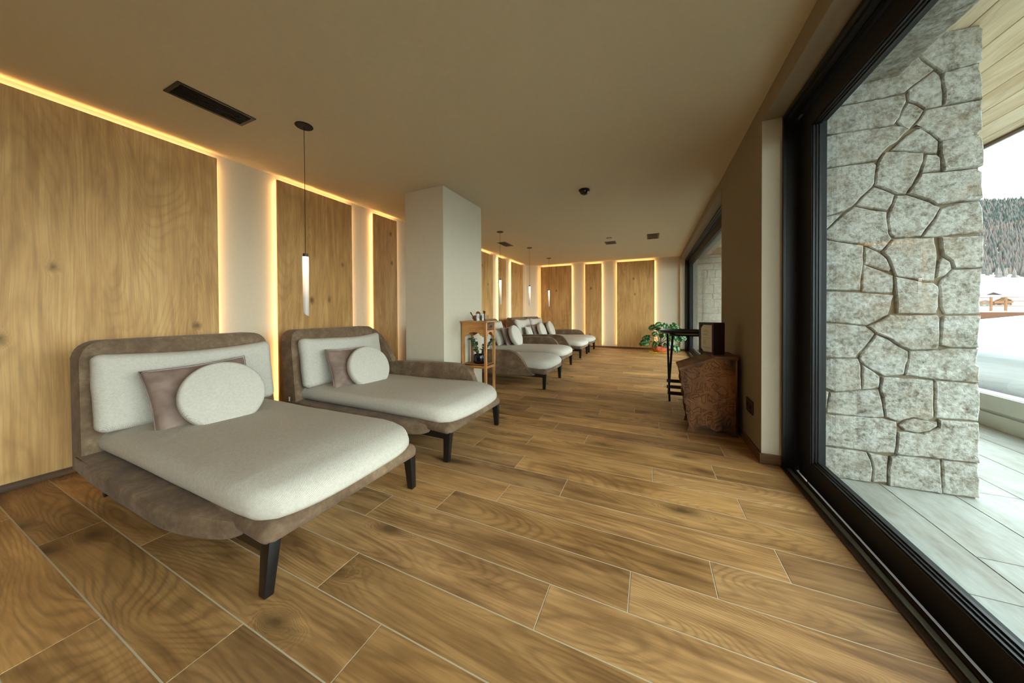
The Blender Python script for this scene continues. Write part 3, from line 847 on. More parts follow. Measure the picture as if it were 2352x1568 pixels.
def scallop(wid, z0, z1, dep):
    h = wid / 2
    return [(-h, z1), (-h, z0), (-h * .86, z0), (-h * .80, z0 + .012), (-h * .66, z0 + .016), (-h * .52, z0 + .040), (-h * .36, z0 + dep), (0, z0 + dep + .004), (h * .36, z0 + dep), (h * .52, z0 + .040), (h * .66, z0 + .016), (h * .80, z0 + .012), (h * .86, z0), (h, z0), (h, z1)]
for s in (-1, 1):
    b = bmesh.new(); prism(b, scallop(2 * hx - .068, zt - .20, zt - .018, .055), 'y', s * (hy - .014) - .007, s * (hy - .014) + .007); wobj('apron', b, 0, w, seed=20 + s)
    b = bmesh.new(); prism(b, scallop(2 * hy - .068, zt - .20, zt - .118 if s > 0 else zt - .018, .055), 'x', s * (hx - .014) - .007, s * (hx - .014) + .007); wobj('apron', b, 1, w, seed=24 + s)
b = bmesh.new(); box(b, hx - .04, hx - .004, -hy + .040, hy - .040, zt - .110, zt - .026, bev=.003); dr = wobj('drawer', b, 1, w, m=MLE)
b = bmesh.new(); lathe(b, [(0, 0), (.006, 0), (.006, .012), (.013, .018), (.013, .026), (0, .03)], n=18)
for v in b.verts: v.co = Vector((hx - .004 + v.co.z, v.co.x, zt - .068 + v.co.y))
obj('knob', b, MLE, dr, 50)
b = bmesh.new(); box(b, -hx + .006, hx - .006, -hy + .006, hy - .006, .438, .452, bev=.002)
for s in (-1, 1):
    box(b, -hx + .03, hx - .03, s * (hy - .014) - .008, s * (hy - .014) + .008, .405, .455, bev=.002)
    box(b, s * (hx - .014) - .008, s * (hx - .014) + .008, -hy + .03, hy - .03, .405, .455, bev=.002)
wobj('shelf', b, 0, w)

# leafy bits
def m_leaf(name, c1, c2, rough=.35):
    m, nt, out = mat(name); v = coords(nt)
    c = ramp(nt, noise(nt, v, 14, 3), [(.35, c1), (.65, c2)])
    princ(nt, out, c, rough, None, .5); return m
M_leaf = m_leaf('glossy_green_leaf', srgb(28, 62, 24), srgb(66, 108, 44), .3)
M_leaf2 = m_leaf('jade_leaf', srgb(44, 74, 44), srgb(92, 122, 84), .35)
M_stem = flat('green_stem', srgb(90, 104, 40), .6); M_brown = flat('brown_stem', srgb(70, 52, 36), .8)
M_soil = flat('soil', srgb(42, 32, 24), .95, .1, bumpscale=80, bstr=.6, bd=.01)
M_pot = flat('black_glazed_pot', srgb(16, 16, 18), .18, .6)

pw = empty('potted_jade_plant', (-2.035, 3.515, .4525)); tag(pw, 'small jade plant in a black bowl on the lower shelf of the plant stand', 'plant')
b = bmesh.new(); lathe(b, [(0, 0), (.072, 0), (.088, .010), (.096, .040), (.096, .095), (.090, .115), (.080, .112), (.082, .085), (0, .085)], n=36); obj('pot', b, M_pot, pw, 50)
b = bmesh.new(); lathe(b, [(0, .093), (.083, .088)], n=24); obj('soil', b, M_soil, pw)
r = random.Random(5); st = bmesh.new(); lv = bmesh.new()
def jade(bm, p, d, s):
    d = Vector(d).normalized(); u = d.cross(Vector((0, 0, 1))).normalized(); n = u.cross(d)
    ring = [(0, 0), (.25, .38), (.6, .5), (.9, .3), (1, 0), (.9, -.3), (.6, -.5), (.25, -.38)]
    t = [bm.verts.new(Vector(p) + d * a * s + u * c * s + n * .004) for a, c in ring]
    q = [bm.verts.new(Vector(p) + d * a * s + u * c * s - n * .002) for a, c in ring]
    bm.faces.new(t); bm.faces.new(q[::-1])
    for i in range(8): bm.faces.new((t[i], q[i], q[(i + 1) % 8], t[(i + 1) % 8]))
for i in range(9):
    a = (2.6, 3.4, .2, 5.6, 1.2, 2.9, 4.6, .9, 3.9)[i]; ln = (.20, .15, .20, .16, .16, .22, .10, .19, .14)[i]; sp = (.75, .35, .6, .55, .3, .3, .8, .7, .5)[i]
    p0 = Vector((.03 * math.cos(a), .03 * math.sin(a), .088)); p1 = p0 + Vector((math.cos(a) * sp * .5, math.sin(a) * sp * .5, .6)) * ln
    p2 = p1 + Vector((math.cos(a + .4) * sp, math.sin(a + .4) * sp, .7)) * ln * .6
    tube(st, [p0, p1, p2], [.006, .0045, .003], 7)
    for k in range(11):
        t = r.uniform(.35, 1.05); q = p0.lerp(p1, min(1, t * 2)) if t < .5 else p1.lerp(p2, t * 2 - 1)
        jade(lv, q, (r.uniform(-1, 1), r.uniform(-1, 1), r.uniform(.0, .8)), r.uniform(.030, .046))
obj('stem', st, M_brown, pw, 180); obj('foliage', lv, M_leaf2, pw, 40)

# things on top of the stand
M_orange = flat('dried_orange', srgb(170, 92, 34), .6, .4, bumpscale=60, bstr=.3, var=.25); M_peel = flat('orange_peel', srgb(120, 60, 20), .7)
M_cinn = flat('cinnamon', srgb(92, 50, 30), .8)
def m_birch():
    m, nt, out = mat('birch_bark'); v = coords(nt)
    c = ramp(nt, noise(nt, mapping(nt, v, (60, 60, 220)), 1, 3, .6), [(.36, srgb(96, 98, 100)), (.46, srgb(214, 222, 222)), (.8, srgb(236, 242, 242))])
    princ(nt, out, c, .6); return m
M_birch = m_birch()
tz = zt + .0005
w = empty('glass_bowl', (cx + .03, cy - .01, tz)); tag(w, 'low clear glass bowl holding dried orange slices on top of the plant stand', 'bowl')
b = bmesh.new(); lathe(b, [(0, 0), (.075, 0), (.105, .03), (.112, .075), (.110, .075), (.102, .031), (.073, .003), (0, .003)], n=36); obj('glass', b, M_jar, w, 60)
for k, (a, c, d, rz, tl, lab) in enumerate(((-.055, -.035, .046, .2, .1, 'dried orange slice at the left end of the glass bowl'), (-.015, -.055, .046, -.1, .0, 'dried orange slice leaning second from the left in the glass bowl'),
                                     (-.035, .01, .098, .1, .25, 'dried orange slice lying on top of the others above the glass bowl'), (.050, -.048, .046, .3, .05, 'dried orange slice between the two birch-bark pots'))):
    b = bmesh.new(); lathe(b, [(0, -.003), (.030, -.003), (.030, .003), (0, .003)], n=24)
    o = obj('dried_orange_slice', b, M_orange, None, 40); tag(o, lab, 'fruit slice', 'dried orange slices in the bowl')
    b = bmesh.new(); tube(b, [(.031 * math.cos(t * PI / 12), .031 * math.sin(t * PI / 12), 0) for t in range(25)], .003, 6, cap=False); obj('peel', b, M_peel, o, 180)
    b = bmesh.new()
    for t in range(8): bar(b, (0.004 * math.cos(t * PI / 4), .004 * math.sin(t * PI / 4), 0), (.026 * math.cos(t * PI / 4), .026 * math.sin(t * PI / 4), 0), .0016, .0075)
    obj('segment_lines', b, M_peel, o)
    o.location = (cx + .03 + a, cy - .01 + c, tz + d - .008); o.rotation_euler = (PI / 2 + tl, 0, rz)
for a, c, R, lab in ((.018, -.070, .020, 'white birch-bark pot at the front of the plant stand top'), (.075, -.045, .014, 'slimmer birch-bark pot at the right of the plant stand top')):
    b = bmesh.new(); lathe(b, [(0, 0), (R, 0), (R, .088), (R * .85, .088), (R * .85, .07), (0, .07)], n=24)
    o = obj('birch_pot', b, M_birch, None, 50); o.location = (cx + .03 + a, cy - .02 + c - .01, tz + .004); tag(o, lab, 'pot')
for a, c, an, lab in ((.050, -.02, .25, 'left cinnamon stick standing in the bowl beside the birch pots'), (.070, -.015, -.08, 'right cinnamon stick standing in the bowl beside the birch pots'), (-.085, .0, -.55, 'cinnamon stick leaning out of the left side of the bowl')):
    b = bmesh.new(); tube(b, [(0, 0, 0), (0, 0, .125)], .0055, 8); tube(b, [(.008, 0, .003), (.008, 0, .12)], .0045, 8)
    o = obj('cinnamon_stick', b, M_cinn, None, 60); o.location = (cx + .03 + a, cy - .01 + c, tz + .006); o.rotation_euler = (0, an, 0); tag(o, lab, 'cinnamon stick')

# ------------------------------------------------------------------ old carved lectern
xl0, yl0, yl1 = .48, 3.298, 3.640
w = empty('lectern', (.48, 3.47, 0)); tag(w, 'old carved reddish wooden lectern with slanted lid by the right wall', 'lectern')
def PX(l): return [(x - .48, z) for x, z in l]
def m_carve():
    m = m_wood('carved_side_wood', srgb(176, 118, 68), srgb(146, 94, 52), srgb(104, 64, 36), ringN=4, along=(1.5, 3), rough=.55, knots=.6, use_attr=False, ringstr=.0)
    nt = m.node_tree; oc = nt.nodes.new('ShaderNodeTexCoord'); sx = nt.nodes.new('ShaderNodeSeparateXYZ'); cx_ = nt.nodes.new('ShaderNodeCombineXYZ')
    nt.links.new(oc.outputs['Object'], sx.inputs[0]); nt.links.new(sx.outputs[2], cx_.inputs[0]); nt.links.new(sx.outputs[0], cx_.inputs[1])
    un = [n for n in nt.nodes if n.type == 'UVMAP'][0]
    for l in list(un.outputs[0].links): nt.links.new(cx_.outputs[0], l.to_socket)
    p = [n for n in nt.nodes if n.type == 'BSDF_PRINCIPLED'][0]
    v = coords(nt); d = noise(nt, v, 7, 1.5, .5, 2.0)
    s = mth(nt, 'POWER', mth(nt, 'ABSOLUTE', mth(nt, 'SINE', mth(nt, 'MULTIPLY', d, 16))), .6)
    n2 = bump(nt, s, .9, .006); nt.links.new(n2, p.inputs['Normal'])
    cc = p.inputs['Base Color'].links[0].from_socket
    nt.links.new(mixc(nt, ramp(nt, s, [(.15, (.7, .7, .7)), (.45, (0, 0, 0))]), cc, srgb(70, 40, 24)), p.inputs['Base Color'])  # groove shade put into the colour to deepen the relief
    return m
M_carve = m_carve()
b = bmesh.new(); prism(b, PX([(.330, .10), (.66, .10), (.675, .69), (.515, .675), (.262, .575)]), 'y', -.150, .150); wobj('body', b, 2, w, MLE)
r = random.Random(2)
edge = [(.307, 0), (.322, .05)]
n = 26
for i in range(n):
    t = (i + 1) / (n + 1); edge.append((.318 - .065 * t + .004 * math.sin(i * .9) + r.uniform(-.004, .004), .05 + .50 * t))
side = edge + [(.248, .585), (.519, .690), (.683, .700), (.683, 0), (.655, 0), (.645, .025), (.60, .045), (.565, .042), (.535, .030), (.50, .050), (.45, .075), (.415, .068), (.395, .045), (.392, .0)]
for s in (-1, 1):
    b = bmesh.new(); prism(b, PX(side), 'y', -.172 if s < 0 else .148, -.148 if s < 0 else .172); wobj('side_panel', b, 2, w, M_carve, seed=40 + s)
b = bmesh.new(); prism(b, PX([(.236, .590), (.242, .566), (.522, .672), (.519, .702)]), 'y', -.195, .195, bev=.004); wobj('lid', b, 1, w, MLE)
b = bmesh.new(); prism(b, PX([(.519, .688), (.519, .715), (.70, .715), (.70, .688)]), 'y', -.195, .195, bev=.004); wobj('top_board', b, 1, w, MLE, seed=9)
b = bmesh.new(); box(b, .683 - .48, .700 - .48, -.172, -.150, 0, .36, bev=.003); box(b, .683 - .48, .695 - .48, -.172, .172, .0, .688); wobj('back_post', b, 2, w, MLE, seed=10)

# menu box
M_maroon = flat('maroon_leather', srgb(44, 20, 20), .45, .5, bumpscale=200, bstr=.15)
M_paper = flat('menu_paper', srgb(206, 194, 172), .8)
M_ink = flat('printed_ink', srgb(120, 108, 96), .9)
ang = math.atan2(.8, -.6)
w = empty('menu_box', (.529, 3.36, .7165)); tag(w, 'dark maroon leather box holding a printed menu card, standing on the lectern', 'menu box'); w.rotation_euler = (0, 0, ang)
# local x runs along the page (to the far left), local -y... page faces the room
H = .296; Wd = .165; D = .122
b = bmesh.new(); box(b, 0, Wd, -D, 0, 0, H, bev=.003); obj('case', b, M_maroon, w)
b = bmesh.new(); f = .022
box(b, 0, Wd, 0, .006, 0, f, bev=.001); box(b, 0, Wd, 0, .006, H - f, H, bev=.001); box(b, 0, f * .8, 0, .006, f, H - f); box(b, Wd - f, Wd, 0, .006, f, H - f)
obj('frame', b, M_maroon, w)
b = bmesh.new(); c = .03; pg = [(f * .8, f), (Wd - f - c, f), (Wd - f, f + c), (Wd - f, H - f - c), (Wd - f - c, H - f), (f * .8, H - f)]
prism(b, pg, 'y', .001, .003)
nf = len(b.faces)
rr = random.Random(3)
for z, n0, n1 in ((.262, .030, .055), (.225, .070, .118), (.216, .066, .118), (.207, .055, .120), (.192, .070, .118), (.183, .060, .120), (.174, .075, .120), (.150, .040, .120), (.128, .085, .120), (.119, .080, .120), (.110, .090, .120), (.101, .080, .120), (.092, .088, .120), (.062, .030, .118), (.054, .030, .112)):
    x = n0
    while x < n1:
        l = rr.uniform(.005, .012); box(b, x, min(n1, x + l), .003, .0034, z, z + .003); x += l + .003
for i_, f_ in enumerate(b.faces):
    if i_ >= nf: f_.material_index = 1
obj('menu_card', b, [M_paper, M_ink], w)
for z in (.05, .235):
    b = bmesh.new(); lathe(b, [(0, -.004), (.006, -.004), (.006, .004), (0, .004)], c=(Wd * .15, -D - .003, z), n=12); obj('snap', b, M_black, w)

# folding tray table
w = empty('tray_table', (.40, 4.50, 0)); tag(w, 'black round tray table on folding crossed legs, behind the lectern', 'table'); w.rotation_euler = (0, 0, .05)
b = bmesh.new(); lathe(b, [(0, .832), (.255, .832), (.290, .850), (.300, .874), (.296, .876), (.284, .854), (.252, .840), (0, .840)], n=64); obj('tray', b, M_black, w, 40)
for s in (-1, 1):
    x = s * .20
    b = bmesh.new(); bar(b, (x - .012 * s, .185, .828), (x + .0, -.19, .0005), .024, .030, bev=.004); obj('leg', b, M_black, w, 40)
    b = bmesh.new(); bar(b, (x - .036 * s, -.185, .828), (x - .024 * s, .19, .0005), .024, .030, bev=.004); obj('leg', b, M_black, w, 40)
for yy, z in ((.150, .165), (.152, .085), (-.158, .075)):
    b = bmesh.new(); box(b, -.20, .20, yy - .007, yy + .007, z, z + .042, bev=.002); obj('crossbar', b, M_black, w)
for s in (-1, 1): b = bmesh.new(); box(b, -.20, .20, s * .185 - .015, s * .185 + .015, .812, .832); obj('top_rail', b, M_black, w)

# ------------------------------------------------------------------ monstera in the far corner
w = empty('potted_monstera', (.22, 9.28, 0)); tag(w, 'big leafy green monstera in an orange-wrapped pot at the far wall', 'plant')
M_wrap = flat('orange_wrap', srgb(206, 106, 70), .7, .3, bumpscale=25, bstr=.6, bd=.02, var=.2)
M_yel = flat('yellow_cloth', srgb(226, 190, 30), .8, .2, bumpscale=20, bstr=.5, bd=.02)
M_pink = flat('pink_flower', srgb(200, 40, 130), .6)
b = bmesh.new(); lathe(b, [(0, .004), (.15, .004), (.185, .06), (.20, .13), (.18, .17), (.15, .165), (0, .15)], n=40)
for v in b.verts:
    a = math.atan2(v.co.y, v.co.x); v.co += Vector((math.cos(a), math.sin(a), .3)) * .014 * math.sin(a * 9) * (v.co.z / .17)
obj('pot', b, M_wrap, w, 60)
st = bmesh.new(); r = random.Random(9)
def monstera(p, d, s, tilt, hole=True):
    """split heart leaf"""
    b = bmesh.new(); d = Vector(d).normalized()
    nn = Vector((math.sin(tilt) * .7, -.75, .55)).normalized()
    d = (d - nn * d.dot(nn)).normalized(); u2 = d.cross(nn).normalized(); n2 = nn
    m = 26
    for sd in (-1, 1):
        prev = None
        for i in range(m + 1):
            t = i / m; a = t * PI
            R = s * (.60 + .12 * math.cos(a * 1.0)) * (1 if not hole else (1 - .34 * (1 if (i % 5 == 3) else 0) * (1 if .12 < t < .85 else 0)))
            x = -math.cos(a) * R * .95 + s * .42; y = math.sin(a) ** .85 * R * .78 if 0 < a < PI else 0
            if t < .06: x = s * -.06
            q = b.verts.new(Vector(p) + d * x + u2 * y * sd + n2 * (-.12 * s * (x / s) ** 2 - .10 * s * (y / s) ** 2))
            c = b.verts.new(Vector(p) + d * max(0, x * .92) + n2 * (-.12 * s * (x / s) ** 2 - .01 * s))
            if prev and (prev[0].co - q.co).length > 1e-6:
                try: b.faces.new((prev[0], q, c, prev[1]) if sd > 0 else (prev[1], c, q, prev[0]))
                except Exception: pass
            prev = (q, c)
    o = obj('leaf', b, M_leaf, w, 180)
    md = o.modifiers.new('thick', 'SOLIDIFY'); md.thickness = .0015
lf = [(-.13, -.05, .70, -1, -.5, -.5, .17), (.02, -.05, .76, -.5, -.9, .1, .16), (.14, -.05, .76, .2, -1, -.1, .15), (.30, -.05, .75, .7, -.8, -.3, .19), (-.08, -.1, .52, -.8, -.8, -.3, .14), (.03, -.12, .50, -.2, -1, -.1, .13),
      (-.26, -.10, .40, -1, -.5, -.1, .19), (-.30, -.06, .27, -1, -.4, -.2, .20), (-.10, -.16, .28, -.6, -1, -.2, .15), (.12, -.14, .55, .2, -1, -.5, .15), (.24, -.14, .48, .4, -1, -.3, .18), (.38, -.08, .42, 1, -.6, -.3, .20),
      (.50, -.06, .46, 1, -.5, -.4, .16), (.25, -.2, .33, .1, -1, -.7, .16), (.36, -.16, .20, .5, -1, -.8, .19), (-.38, .0, .24, -1, .1, -.3, .16), (.40, -.05, .60, 1, -.4, -.4, .18), (.14, -.18, .25, -.1, -1, -.5, .12), (-.02, -.05, .62, .4, -.9, -.5, .12), (.0, .05, .66, -.9, -.2, .1, .16), (.2, .03, .62, .5, .3, .1, .18)]
for i, (a, c, z, dx, dy, dz, s) in enumerate(lf):
    monstera((a, c, z), (dx, dy, dz), s * 1.12, r.uniform(-.6, .6), hole=(i % 3 != 1))
    p0 = Vector((r.uniform(-.05, .05), r.uniform(-.04, .04), .14)); p2 = Vector((a, c, z)); p1 = p0.lerp(p2, .5) + Vector((0, 0, .08))
    tube(st, [p0, p0.lerp(p1, .5) + Vector((0, 0, .02)), p1, p2], [.007, .006, .005, .003], 6)
obj('stem', st, M_stem, w, 180)
b = bmesh.new()
for i in range(7): rbox(b, (-.105 + .006 * math.sin(i), -.14 + .01 * math.cos(i * 2), .22 + i * .04), (.034, .03, .034), .014, 2, 1)
obj('flower_spike', b, flat('peach_blossom', srgb(240, 150, 96), .7), w, 180)
b = bmesh.new()
for i in range(9): rbox(b, (.17 + r.uniform(-.03, .03), -.2 + r.uniform(-.02, .02), .14 + i * .018), (.03, .03, .026), .012, 2, 1)
obj('pink_flower', b, M_pink, w, 180)
w2 = bmesh.new(); m = 20
vs = {}
for i in range(m + 1):
    for j in range(m + 1):
        u = -1 + 2 * i / m; v = -1 + 2 * j / m
        vs[i, j] = w2.verts.new((.20 + u * .26 + .02 * math.sin(v * 7), 9.21 + v * .17 + .02 * math.sin(u * 6), .003 + .006 * (1 + math.sin(u * 17) * math.sin(v * 13))))
for i in range(m):
    for j in range(m): w2.faces.new((vs[i, j], vs[i + 1, j], vs[i + 1, j + 1], vs[i, j + 1]))
bmesh.ops.delete(w2, geom=[v for v in w2.verts if (v.co.x - .22) ** 2 + (v.co.y - 9.28) ** 2 < .12 ** 2], context='VERTS')
o = obj('yellow_cloth', w2, M_yel, None, 180); o.modifiers.new('t', 'SOLIDIFY').thickness = .002; tag(o, 'crumpled yellow cloth spread on the floor under the potted monstera', 'cloth')

# ------------------------------------------------------------------ outside
# terrace tiles (one mesh)
verts = []; faces = []; cols = []
xj = [.40 + .328 * 0, 1.027, 1.355, 1.683, 2.012, 2.328, 2.645, 2.962]
xj = [1.03, 1.355, 1.683, 2.012, 2.328, 2.645, 2.962]
rd = random.Random(4)
for c in range(len(xj) - 1):
    y = (-6.3 + (1.10 if c == 0 else .0 if c % 2 else .66))
    y = {0: 1.858, 1: 2.150, 2: 1.6, 3: 2.5, 4: 1.9, 5: 2.2}[c] - 1.31 * 8
    while y < 24:
        i = len(verts); g = .003
        q = [(xj[c] + g, y + g), (xj[c + 1] - g, y + g), (xj[c + 1] - g, y + 1.31 - g), (xj[c] + g, y + 1.31 - g)]
        verts += [(a, b_, -.004) for a, b_ in q] + [(a, b_, -.014) for a, b_ in q]; rr = (rd.random(), rd.random(), rd.random(), 1)
        for f in ((0, 1, 2, 3), (0, 4, 5, 1), (1, 5, 6, 2), (2, 6, 7, 3), (3, 7, 4, 0)):
            faces.append([i + t for t in f]); cols += [rr] * 4
        y += 1.31
me = bpy.data.meshes.new('terrace_tiles'); me.from_pydata(verts, [], faces); ca = me.color_attributes.new('rnd', 'FLOAT_COLOR', 'CORNER')
for i, c in enumerate(cols): ca.data[i].color = c
o = link_mesh('terrace_tiles', me, M_deck); o['kind'] = 'structure'
struct('terrace_base', B(1.0, 3.1, -9, 25, -.3, -.010), flat('tile_joint', srgb(92, 84, 74), .9))
# stone pier: traced stones, each with depth, over a mortar core
STONES = [[(1.506,2.706),(1.54,2.843),(1.66,2.799),(1.754,2.79),(1.773,2.763),(1.771,2.586),(1.752,2.571),(1.611,2.563),(1.583,2.589),(1.527,2.668)],[(1.614,2.559),(1.752,2.569),(1.765,2.502),(1.772,2.413),(1.77,2.355),(1.743,2.361),(1.617,2.362),(1.616,2.444),(1.608,2.517),(1.611,2.555)],[(1.576,2.586),(1.604,2.553),(1.611,2.511),(1.616,2.439),(1.615,2.365),(1.553,2.361),(1.539,2.36),(1.508,2.405),(1.468,2.431),(1.464,2.478),(1.471,2.502),(1.517,2.539)],[(1.524,2.664),(1.576,2.592),(1.466,2.501),(1.453,2.487),(1.353,2.484),(1.165,2.489),(1.082,2.49),(0.987,2.493),(0.986,2.737),(1.321,2.844),(1.506,2.706)],[(1.165,2.484),(1.353,2.479),(1.457,2.481),(1.464,2.432),(1.439,2.377),(1.432,2.337),(1.407,2.297),(1.246,2.299),(1.124,2.307),(0.988,2.317),(0.987,2.487)],[(1.468,2.423),(1.5,2.401),(1.539,2.358),(1.519,2.315),(1.497,2.284),(1.473,2.249),(1.44,2.278),(1.421,2.309),(1.439,2.372)],[(1.557,2.358),(1.743,2.358),(1.772,2.35),(1.776,2.199),(1.775,2.181),(1.757,2.151),(1.603,2.15),(1.568,2.201),(1.522,2.248),(1.501,2.263),(1.483,2.263),(1.501,2.278),(1.522,2.314),(1.541,2.355)],[(1.074,2.302),(1.124,2.304),(1.399,2.291),(1.436,2.282),(1.469,2.251),(1.451,2.227),(1.422,2.189),(1.385,2.169),(1.359,2.14),(1.328,2.088),(1.227,2.087),(1.075,2.087),(0.988,2.086),(0.988,2.306)],[(1.501,2.245),(1.522,2.248),(1.565,2.197),(1.599,2.149),(1.598,2.094),(1.589,2.073),(1.541,2.091),(1.455,2.119),(1.392,2.138),(1.418,2.169),(1.451,2.214)],[(1.604,2.147),(1.745,2.152),(1.77,2.139),(1.779,2.026),(1.776,1.968),(1.742,1.96),(1.617,1.964),(1.61,2.011),(1.6,2.073),(1.601,2.113)],[(1.544,2.08),(1.589,2.07),(1.605,2.047),(1.607,1.971),(1.524,1.972),(1.531,2.027),(1.537,2.046)],[(1.362,2.137),(1.4,2.131),(1.455,2.117),(1.537,2.092),(1.534,2.041),(1.513,1.969),(1.489,1.901),(1.474,1.883),(1.46,1.849),(1.42,1.858),(1.379,1.888),(1.321,1.927),(1.321,2.004),(1.332,2.071)],[(1.075,2.084),(1.219,2.086),(1.317,2.075),(1.325,2.057),(1.319,1.946),(1.31,1.926),(1.255,1.865),(1.216,1.811),(1.167,1.78),(1.076,1.761),(0.989,1.752),(0.988,2.083)],[(1.524,1.969),(1.617,1.959),(1.746,1.955),(1.77,1.931),(1.773,1.857),(1.779,1.779),(1.763,1.767),(1.682,1.769),(1.591,1.765),(1.563,1.792),(1.503,1.829),(1.467,1.853),(1.478,1.882),(1.492,1.9)],[(1.314,1.923),(1.379,1.883),(1.412,1.856),(1.401,1.8),(1.375,1.759),(1.303,1.78),(1.224,1.81),(1.263,1.864)],[(1.42,1.85),(1.464,1.846),(1.503,1.827),(1.563,1.787),(1.608,1.747),(1.581,1.678),(1.547,1.616),(1.526,1.58),(1.461,1.579),(1.41,1.584),(1.387,1.612),(1.379,1.687),(1.383,1.74),(1.401,1.79)],[(1.224,1.807),(1.303,1.775),(1.375,1.751),(1.38,1.671),(1.387,1.612),(1.399,1.58),(1.376,1.538),(1.354,1.505),(1.327,1.507),(1.272,1.552),(1.209,1.569),(1.068,1.608),(0.99,1.63),(0.99,1.649),(1.084,1.667),(1.18,1.772)],[(1.076,1.758),(1.167,1.774),(1.126,1.718),(1.076,1.657),(0.99,1.655),(0.989,1.75)],[(1.608,1.745),(1.682,1.764),(1.763,1.764),(1.776,1.711),(1.781,1.638),(1.777,1.58),(1.609,1.569),(1.529,1.572),(1.55,1.615),(1.581,1.673)],[(1.068,1.605),(1.209,1.564),(1.267,1.545),(1.267,1.434),(1.261,1.38),(1.254,1.25),(1.077,1.261),(0.991,1.269),(0.99,1.627)],[(1.272,1.542),(1.335,1.504),(1.361,1.48),(1.38,1.452),(1.399,1.388),(1.388,1.367),(1.343,1.386),(1.271,1.428)],[(1.402,1.575),(1.461,1.577),(1.582,1.567),(1.592,1.503),(1.596,1.452),(1.593,1.376),(1.583,1.305),(1.545,1.297),(1.462,1.327),(1.415,1.339),(1.403,1.377),(1.384,1.457),(1.354,1.497),(1.38,1.537)],[(1.607,1.567),(1.777,1.557),(1.78,1.462),(1.778,1.372),(1.664,1.372),(1.65,1.422),(1.617,1.455),(1.609,1.501)],[(1.617,1.445),(1.65,1.417),(1.657,1.372),(1.631,1.333),(1.593,1.318),(1.593,1.356),(1.6,1.426)],[(1.664,1.367),(1.778,1.367),(1.777,1.287),(1.774,1.17),(1.773,1.097),(1.629,1.094),(1.611,1.142),(1.607,1.274),(1.61,1.304),(1.631,1.328)],[(1.269,1.425),(1.308,1.401),(1.343,1.383),(1.407,1.345),(1.411,1.282),(1.404,1.24),(1.378,1.23),(1.258,1.244),(1.265,1.369)],[(1.415,1.334),(1.462,1.324),(1.545,1.292),(1.58,1.293),(1.602,1.269),(1.601,1.148),(1.591,1.099),(1.423,1.1),(1.417,1.229),(1.411,1.282)],[(1.069,1.255),(1.25,1.242),(1.366,1.227),(1.411,1.218),(1.397,1.15),(1.388,1.097),(1.337,1.059),(1.29,1.027),(1.267,1.026),(1.069,1.046),(0.991,1.054),(0.991,1.262)],[(1.39,1.092),(1.598,1.092),(1.608,1.072),(1.606,0.909),(1.599,0.881),(1.486,0.873),(1.442,0.892),(1.386,0.943),(1.329,0.973),(1.29,1.021),(1.34,1.054)],[(1.615,1.077),(1.629,1.089),(1.773,1.09),(1.767,0.975),(1.766,0.901),(1.653,0.894),(1.609,0.909),(1.61,0.996)],[(1.069,1.04),(1.282,1.021),(1.325,0.973),(1.291,0.902),(1.244,0.829),(1.232,0.806),(1.07,0.803),(0.992,0.804),(0.991,1.048)],[(1.329,0.968),(1.387,0.938),(1.443,0.887),(1.475,0.862),(1.476,0.81),(1.457,0.715),(1.43,0.707),(1.366,0.699),(1.331,0.723),(1.269,0.768),(1.247,0.807),(1.295,0.902)],[(1.479,0.868),(1.602,0.879),(1.653,0.891),(1.765,0.894),(1.762,0.798),(1.774,0.79),(1.771,0.69),(1.725,0.692),(1.588,0.697),(1.524,0.706),(1.459,0.712),(1.475,0.811)],[(1.069,0.796),(1.247,0.804),(1.258,0.755),(1.261,0.603),(1.202,0.585),(1.132,0.574),(1.074,0.594),(0.996,0.594),(0.995,0.799)],[(1.265,0.768),(1.323,0.723),(1.351,0.691),(1.347,0.621),(1.305,0.608),(1.265,0.604)],[(1.108,0.566),(1.234,0.591),(1.345,0.612),(1.358,0.555),(1.374,0.436),(1.324,0.423),(1.189,0.423),(1.087,0.425),(1.094,0.5)],[(1.069,0.587),(1.106,0.568),(1.087,0.428),(0.996,0.43),(0.996,0.586)],[(1.358,0.692),(1.459,0.694),(1.584,0.69),(1.588,0.604),(1.589,0.459),(1.558,0.437),(1.501,0.447),(1.431,0.416),(1.376,0.433),(1.362,0.556),(1.351,0.609)],[(1.592,0.691),(1.725,0.686),(1.769,0.684),(1.778,0.596),(1.77,0.462),(1.593,0.46),(1.594,0.605)],[(1.065,0.413),(1.189,0.42),(1.367,0.426),(1.429,0.413),(1.43,0.293),(1.419,0.21),(1.325,0.199),(1.189,0.202),(1.071,0.2),(0.997,0.194),(0.996,0.417)],[(1.435,0.396),(1.464,0.424),(1.501,0.444),(1.605,0.438),(1.605,0.409),(1.566,0.369),(1.518,0.355),(1.461,0.361)],[(1.609,0.453),(1.77,0.456),(1.773,0.217),(1.69,0.212),(1.567,0.211),(1.432,0.203),(1.422,0.214),(1.431,0.353),(1.461,0.358),(1.534,0.352),(1.605,0.404)],[(1.066,0.193),(1.189,0.196),(1.289,0.195),(1.307,0.143),(1.316,0.083),(1.308,0.001),(1.162,-0.006),(0.997,-0.022),(0.997,0.187)],[(1.298,0.191),(1.39,0.183),(1.388,0.11),(1.386,0.013),(1.317,0.003),(1.321,0.09)],[(1.398,0.185),(1.436,0.201),(1.614,0.206),(1.616,0.145),(1.625,-0.0),(1.391,-0.005),(1.386,0.098)],[(1.626,0.205),(1.772,0.211),(1.78,0.006),(1.627,-0.002)]]
